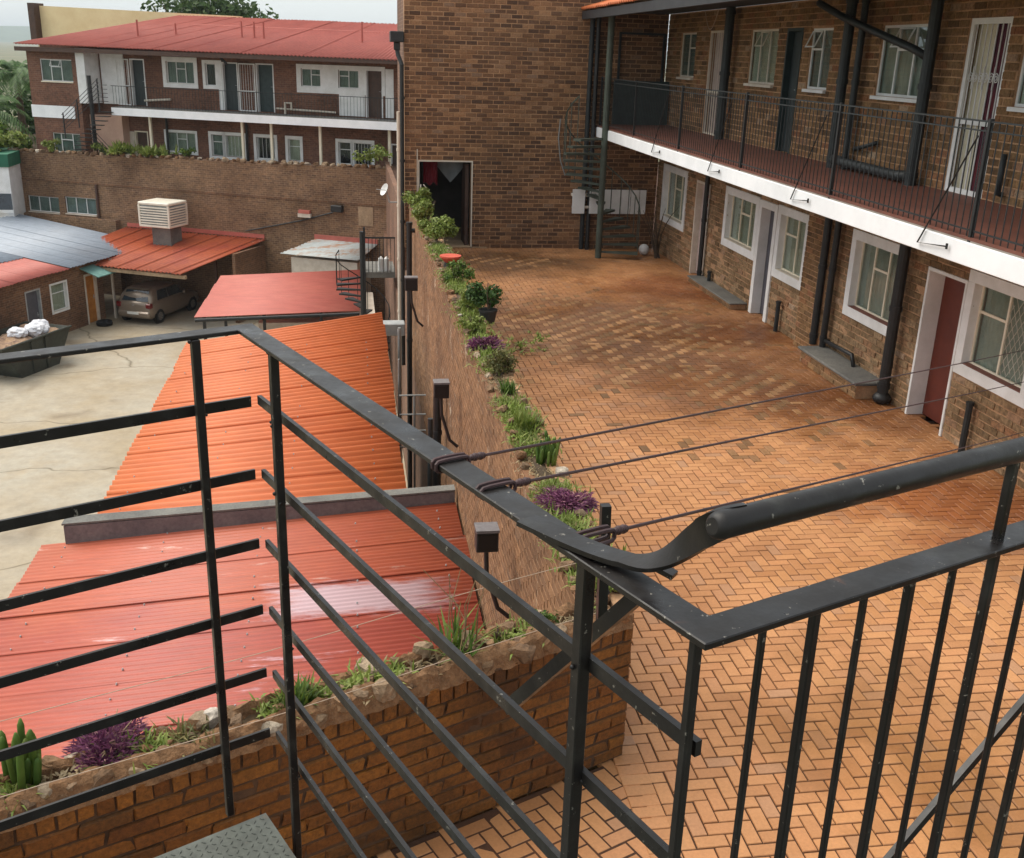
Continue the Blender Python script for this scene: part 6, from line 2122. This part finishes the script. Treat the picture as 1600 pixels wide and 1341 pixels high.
palm('dark palm rising behind the left end of the far building', (-16.9, 60, -3.0), 5.6, 3, 40)
palm('lower palm partly hidden behind the taller one at the far left', (-17.2, 55.5, -3.5), 4.6, 4, 34)
tree('leafy_tree', 'dark leafy tree filling the far left edge under the hills', (-20.0, 62, -6), 8.6, (2.6, 2.6, 3.0), 4200, .34, 31, 'leaf_dark')
tree('leafy_tree', 'dark tree standing close to the left wall of the far building', (-16.6, 66, -6), 8.4, (2.2, 2.2, 3.2), 4200, .34, 32, 'leaf_dark')
tree('leafy_tree', 'loose green tree showing above the red roof', (-9.0, 78, -6), 14.2, (5.2, 4.2, 3.0), 6500, .42, 33, 'leaf_tree', .4, .78, 18)
plant('hedge_bush', 'yellow-green hedge bush at the left end of the tall wall', 'bush', (-15.6, 51.6, -.9), 'bush', 41, 1.3, mat='leaf_lime', n=1400, wd=.22)
plant('hedge_bush', 'green hedge bush behind the yellow-green one at the far left', 'bush', (-16.4, 53.6, -.9), 'bush', 42, 1.6, mat='leaf_green', n=1400, wd=.24)
plant('hedge_bush', 'small bush beside the far building corner', 'bush', (-14.6, 52.4, -.7), 'bush', 43, .8, mat='leaf_green', n=800, wd=.18)


# ------------------------------------------------------------------ the stair landing and railing in front
def landing():
    root = thing('metal_landing', 'dark painted steel landing with flat-bar railing right in front of the viewer', 'railing', (0, .6, 2.9))
    poly = [(-.205, 1.895), (-1.7, 1.13), (-.9, -.8), (1.9, -.8), (1.7, 1.34), (.335, .80)]
    mb = MB(); mb.prism(poly[::-1], 2.882, 2.890); fl = mb.build('floor_plate', M['plate_metal'], root)
    # raised tread pattern
    mb = MB(); rr = random.Random(1)
    e1 = Vector((-.89, -.456, 0)); e2 = Vector((.456, -.89, 0)); o = Vector((-.205, 1.895, 2.890))
    for i in range(62):
        for j in range(32):
            p = o + e1 * (.015 + i * .016) + e2 * (.015 + j * .016)
            a = PI / 4 if (i + j) % 2 else -PI / 4
            d = (e1 * math.cos(a) + e2 * math.sin(a)) * .0065; s_ = Vector((-d.y, d.x, 0)) * .28
            z = Vector((0, 0, .0018))
            mb.add([p - d, p - s_, p + d, p + s_, p - d * .5 + z, p - s_ * .4 + z, p + d * .5 + z, p + s_ * .4 + z], [(0, 1, 5, 4), (1, 2, 6, 5), (2, 3, 7, 6), (3, 0, 4, 7), (4, 5, 6, 7)])
    mb.build('tread_pattern', M['plate_metal'], fl, recalc=False, kind='stuff')
    mb = MB(); mb.prism([(p[0] * .995, p[1] * .995) for p in poly][::-1], 2.80, 2.878); mb.build('edge_frame', M['rail_paint'], root)
    for (x, y) in ((-1.0, 1.2), (1.2, .9), (-.6, -.5), (1.5, -.6)):
        MB().box(x - .04, x + .04, y - .04, y + .04, 0, 2.80).build('support_post', M['rail_paint'], root)
    zt = 3.952
    c0 = Vector((-1.55, 1.29, 0)); c1 = Vector((-.196, 1.965, 0)); c2 = Vector((.322, .812, 0)); c3 = Vector((1.75, 1.385, 0))
    P = [c0, c1, c2, c3]

    def strip(P, wd, z0, z1):
        L, Rr = [], []
        for i, p in enumerate(P):
            if i == 0: d = (P[1] - P[0]).normalized(); nn = Vector((-d.y, d.x, 0)); k = 1
            elif i == len(P) - 1: d = (P[-1] - P[-2]).normalized(); nn = Vector((-d.y, d.x, 0)); k = 1
            else:
                d1 = (P[i] - P[i - 1]).normalized(); d2 = (P[i + 1] - P[i]).normalized()
                n1 = Vector((-d1.y, d1.x, 0)); n2 = Vector((-d2.y, d2.x, 0))
                nn = (n1 + n2).normalized(); k = 1 / max(.4, nn.dot(n1))
            L.append(p + nn * wd / 2 * k); Rr.append(p - nn * wd / 2 * k)
        vs = []
        for a, b in zip(L, Rr):
            vs += [(a.x, a.y, z0), (b.x, b.y, z0), (b.x, b.y, z1), (a.x, a.y, z1)]
        fs = []
        for i in range(len(P) - 1):
            k = i * 4
            for j in range(4):
                fs.append((k + j, k + (j + 1) % 4, k + 4 + (j + 1) % 4, k + 4 + j))
        fs += [(0, 3, 2, 1), tuple(len(vs) - 4 + j for j in range(4))]
        m_ = MB(); m_.add(vs, fs); return m_
    for a, b in ((c0, c1), (c1, c2), (c2, c3)):
        pass
    strip(P, .040, zt - .008, zt).build('top_rail', M['rail_paint'], root, bevel=.0012)
    # posts
    def post(x, y, s_, z0, z1, ang=0, nm='post'):
        d = Vector((math.cos(ang), math.sin(ang), 0)); n_ = Vector((-d.y, d.x, 0)); vs = []
        for z in (z0, z1):
            for (u, v) in ((-1, -1), (1, -1), (1, 1), (-1, 1)):
                q = Vector((x, y, z)) + d * u * s_ / 2 + n_ * v * s_ / 2; vs.append(tuple(q))
        m_ = MB(); m_.add(vs, [(0, 3, 2, 1), (4, 5, 6, 7), (0, 1, 5, 4), (1, 2, 6, 5), (2, 3, 7, 6), (3, 0, 4, 7)])
        m_.build(nm, M['rail_paint'], root, bevel=.0015)
    aL = math.atan2(c1.y - c0.y, c1.x - c0.x); aM = math.atan2(c2.y - c1.y, c2.x - c1.x); aR = math.atan2(c3.y - c2.y, c3.x - c2.x)
    post(-.281, 1.905, .0155, 2.885, zt - .008, aL)
    post(-1.25, 1.42, .0155, 2.885, zt - .008, aL)
    post(-.136, 1.815, .0155, 2.80, zt - .008, aM)
    post(.246, .985, .0165, 2.70, zt - .008, aM)
    post(.316, .822, .0105, 2.80, zt - .008, aM)
    # horizontal flat bars
    nL = Vector((-math.sin(aL), math.cos(aL), 0)); nM = Vector((-math.sin(aM), math.cos(aM), 0))
    eL = c1 + (c1 - c0).normalized() * .006; sM = c1 + (c2 - c1).normalized() * .022
    for k in range(6):
        z = 3.800 - k * .1525
        mb = MB(); a = c0 + nL * .010; b = eL + nL * .010
        mb.bar((a.x, a.y, z), (b.x, b.y, z), .006, .021); mb.build('horizontal_bar', M['rail_paint'], root)
        mb = MB(); a = sM + nM * .012; b = c2 - (c2 - c1).normalized() * .005 + nM * .010
        mb.bar((a.x, a.y, z + .012), (b.x, b.y, z + .012), .008, .0175); mb.build('horizontal_bar', M['rail_paint'], root)
    # balusters of the right stretch
    dR = (c3 - c2).normalized()
    k = 1; dist = .072
    while dist < 1.4:
        p = c2 + dR * dist
        big = k % 2 == 0
        if k % 6 == 0:
            post(p.x, p.y, .0105, 2.80, 4.05, aR)
        else:
            post(p.x, p.y, .0098 if big else .0072, 2.80, zt - .008, aR, 'baluster')
        dist += .0705; k += 1
    mb = MB(); a = c2 + dR * .02; b = c3; mb.bar((a.x, a.y, 2.86), (b.x, b.y, 2.86), .006, .025); mb.build('horizontal_bar', M['rail_paint'], root)
    # lumpy weld beads where posts meet the rail and the bars
    rw_ = random.Random(12); mb = MB()
    for (x, y) in ((-.281, 1.905), (-.136, 1.815), (.246, .985), (.316, .822)):
        for k in range(4):
            mb.ball((x + rw_.uniform(-.011, .011), y + rw_.uniform(-.011, .011), zt - .010), rw_.uniform(.003, .0055), 6, 5)
    for k in range(6):
        z = 3.800 - k * .1525
        for (x, y, dz) in ((-.281, 1.905, 0), (-.136, 1.815, .012), (.246, .985, .012)):
            for q in range(3):
                mb.ball((x + rw_.uniform(-.011, .011), y + rw_.uniform(-.008, .010), z + dz + rw_.uniform(-.012, .012)), rw_.uniform(.002, .004), 6, 5)
    q = .072
    while q < 1.4:
        p = c2 + dR * q
        for k in range(3): mb.ball((p.x + rw_.uniform(-.006, .006), p.y + rw_.uniform(-.006, .006), zt - .0095), rw_.uniform(.002, .0038), 6, 5)
        q += .0705
    mb.build('weld_beads', M['rail_paint'], root, smooth=True, kind='stuff')
    # round handrail above, with the twisted flat bar that ties it to the thick post
    n_ = Vector((-dR.y, dR.x, 0))
    a = c2 + dR * -.002; b = c3
    mb = MB(); mb.tube([(a.x - dR.x * .006, a.y - dR.y * .006, 4.059), (a.x - dR.x * .003, a.y - dR.y * .003, 4.0585), (a.x + dR.x * .001, a.y + dR.y * .001, 4.058), (a.x + dR.x * .004, a.y + dR.y * .004, 4.058), (b.x, b.y, 4.058)], [.0078, .0115, .0130, .0135, .0135], 22); mb.build('handrail', M['rail_paint'], root, smooth='side')
    path = [(.190, 1.055, 3.9565), (.222, 1.008, 3.957), (.252, .968, 3.958), (.276, .935, 3.963), (.292, .905, 3.976), (.303, .878, 3.997), (.312, .853, 4.022), (.320, .832, 4.044), (.334, .822, 4.057), (.352, .826, 4.058)]
    up_ = Vector((0, 0, 1))
    ctl = [Vector(p) for p in path]; path = []
    for i in range(len(ctl) - 1):
        p0, p1, p2, p3 = ctl[max(i - 1, 0)], ctl[i], ctl[i + 1], ctl[min(i + 2, len(ctl) - 1)]
        for k in range(5):
            t_ = k / 5
            path.append(0.5 * ((2 * p1) + (p2 - p0) * t_ + (2 * p0 - 5 * p1 + 4 * p2 - p3) * t_ ** 2 + (3 * p1 - p0 - 3 * p2 + p3) * t_ ** 3))
    mb = MB(); vs = []
    for i, p in enumerate(path):
        p = Vector(p); q = Vector(path[min(i + 1, len(path) - 1)]); o_ = Vector(path[max(i - 1, 0)])
        d = (q - o_).normalized()
        u = max(0.0, min(1.0, (i / 5 - 3.0) / 3.5))
        s_ = Vector((.7, .6, 0)) * (1 - u) + up_ * u
        x = (s_ - d * s_.dot(d)).normalized() * (.0145 if i < 15 or i > 33 else .0135); y = d.cross(x).normalized() * .0028
        vs += [p - x - y, p + x - y, p + x + y, p - x + y]
    fs = []
    for i in range(len(path) - 1):
        for j in range(4):
            fs.append((i * 4 + j, i * 4 + (j + 1) % 4, i * 4 + 4 + (j + 1) % 4, i * 4 + 4 + j))
    fs += [(0, 3, 2, 1), tuple(len(vs) - 4 + j for j in range(4))]
    mb.add([tuple(v) for v in vs], fs); mb.build('twisted_tie', M['rail_paint'], root, smooth='auto')
    # outrigger brace beyond the rail
    mb = MB(); mb.bar((.326, 1.016, 3.885), (.205, 1.228, 3.587), .012, .018); mb.build('brace', M['rail_paint'], root)
    mb = MB(); mb.bar((.306, 1.147, 3.93), (.309, 1.141, 3.76), .012, .012); mb.build('brace', M['rail_paint'], root)
    mb = MB(); mb.bar((.312, .985, 3.936), (.338, .962, 3.928), .014, .006); mb.build('tab', M['rail_paint'], root)
    q0 = c2 + dR * .62 + n_ * .03; q1 = c2 + dR * .36 + n_ * .03
    mb = MB(); mb.bar((q0.x, q0.y, 3.67), (q1.x, q1.y, 3.48), .008, .012); mb.build('brace', M['rail_paint'], root)

    # washing lines tied round the rail
    lines = [(Vector((.125, 1.255, zt)), Vector((7.3, 10.1, 1.56)), 'upper washing line from the sloping rail to the right building'),
             (Vector((.172, 1.165, zt)), Vector((7.3, 9.99, 1.23)), 'lower washing line from the sloping rail to the right building'),
             (Vector((.262, 1.02, zt)), Vector((7.3, 9.83, .70)), 'washing line knotted beside the thick railing post')]
    dM = (c2 - c1).normalized()
    for (p, q, lab) in lines:
        r_ = thing('washing_line', lab, 'washing line', tuple(p), 'washing lines tied to the railing')
        s0 = p + nM * .024 + Vector((0, 0, -.002))
        mb = MB(); d = q - s0
        pts = [s0 + d * (i / 24) + Vector((0, 0, -.006 * math.sin(PI * i / 24))) for i in range(25)]
        mb.tube(pts, .0022, 6, .004); mb.build('cord', M['wire'], r_)
        for w_ in (-.006, .004):
            o_ = p + dM * w_
            lp = []
            for i in range(17):
                a = 2 * PI * i / 16
                lp.append(o_ + nM * .0245 * max(-1, min(1, 1.25 * math.cos(a))) + Vector((0, 0, -.004 + .0075 * max(-1, min(1, 1.25 * math.sin(a))))))
            mb = MB(); mb.tube(lp, .0026, 6); mb.build('loop', M['wire'], r_)
        kd = d.normalized(); mb = MB()
        for i in range(5):
            cpt = s0 + kd * (.012 + i * .007)
            mb.ball(tuple(cpt), .0046 + .001 * (i % 2), 8, 6, (1, 1, 1))
        mb.build('knot', M['wire'], r_, smooth=True)


landing()


def haze():
    mb = MB(); mb.box(-6400, 6400, -3400, 9400, -10.5, 75.0)
    m, t, b = newmat('haze_air')
    t.nodes.remove(b)
    pv = t.nodes.new('ShaderNodeVolumePrincipled')
    pv.inputs['Color'].default_value = (0.80, 0.88, 0.95, 1)
    pv.inputs['Density'].default_value = 0.00022
    t.links.new(pv.outputs[0], t.nodes['Material Output'].inputs['Volume'])
    tag(mb.build('haze', m), 'thin pale haze over the distant hills', 'haze', kind='stuff')


haze()
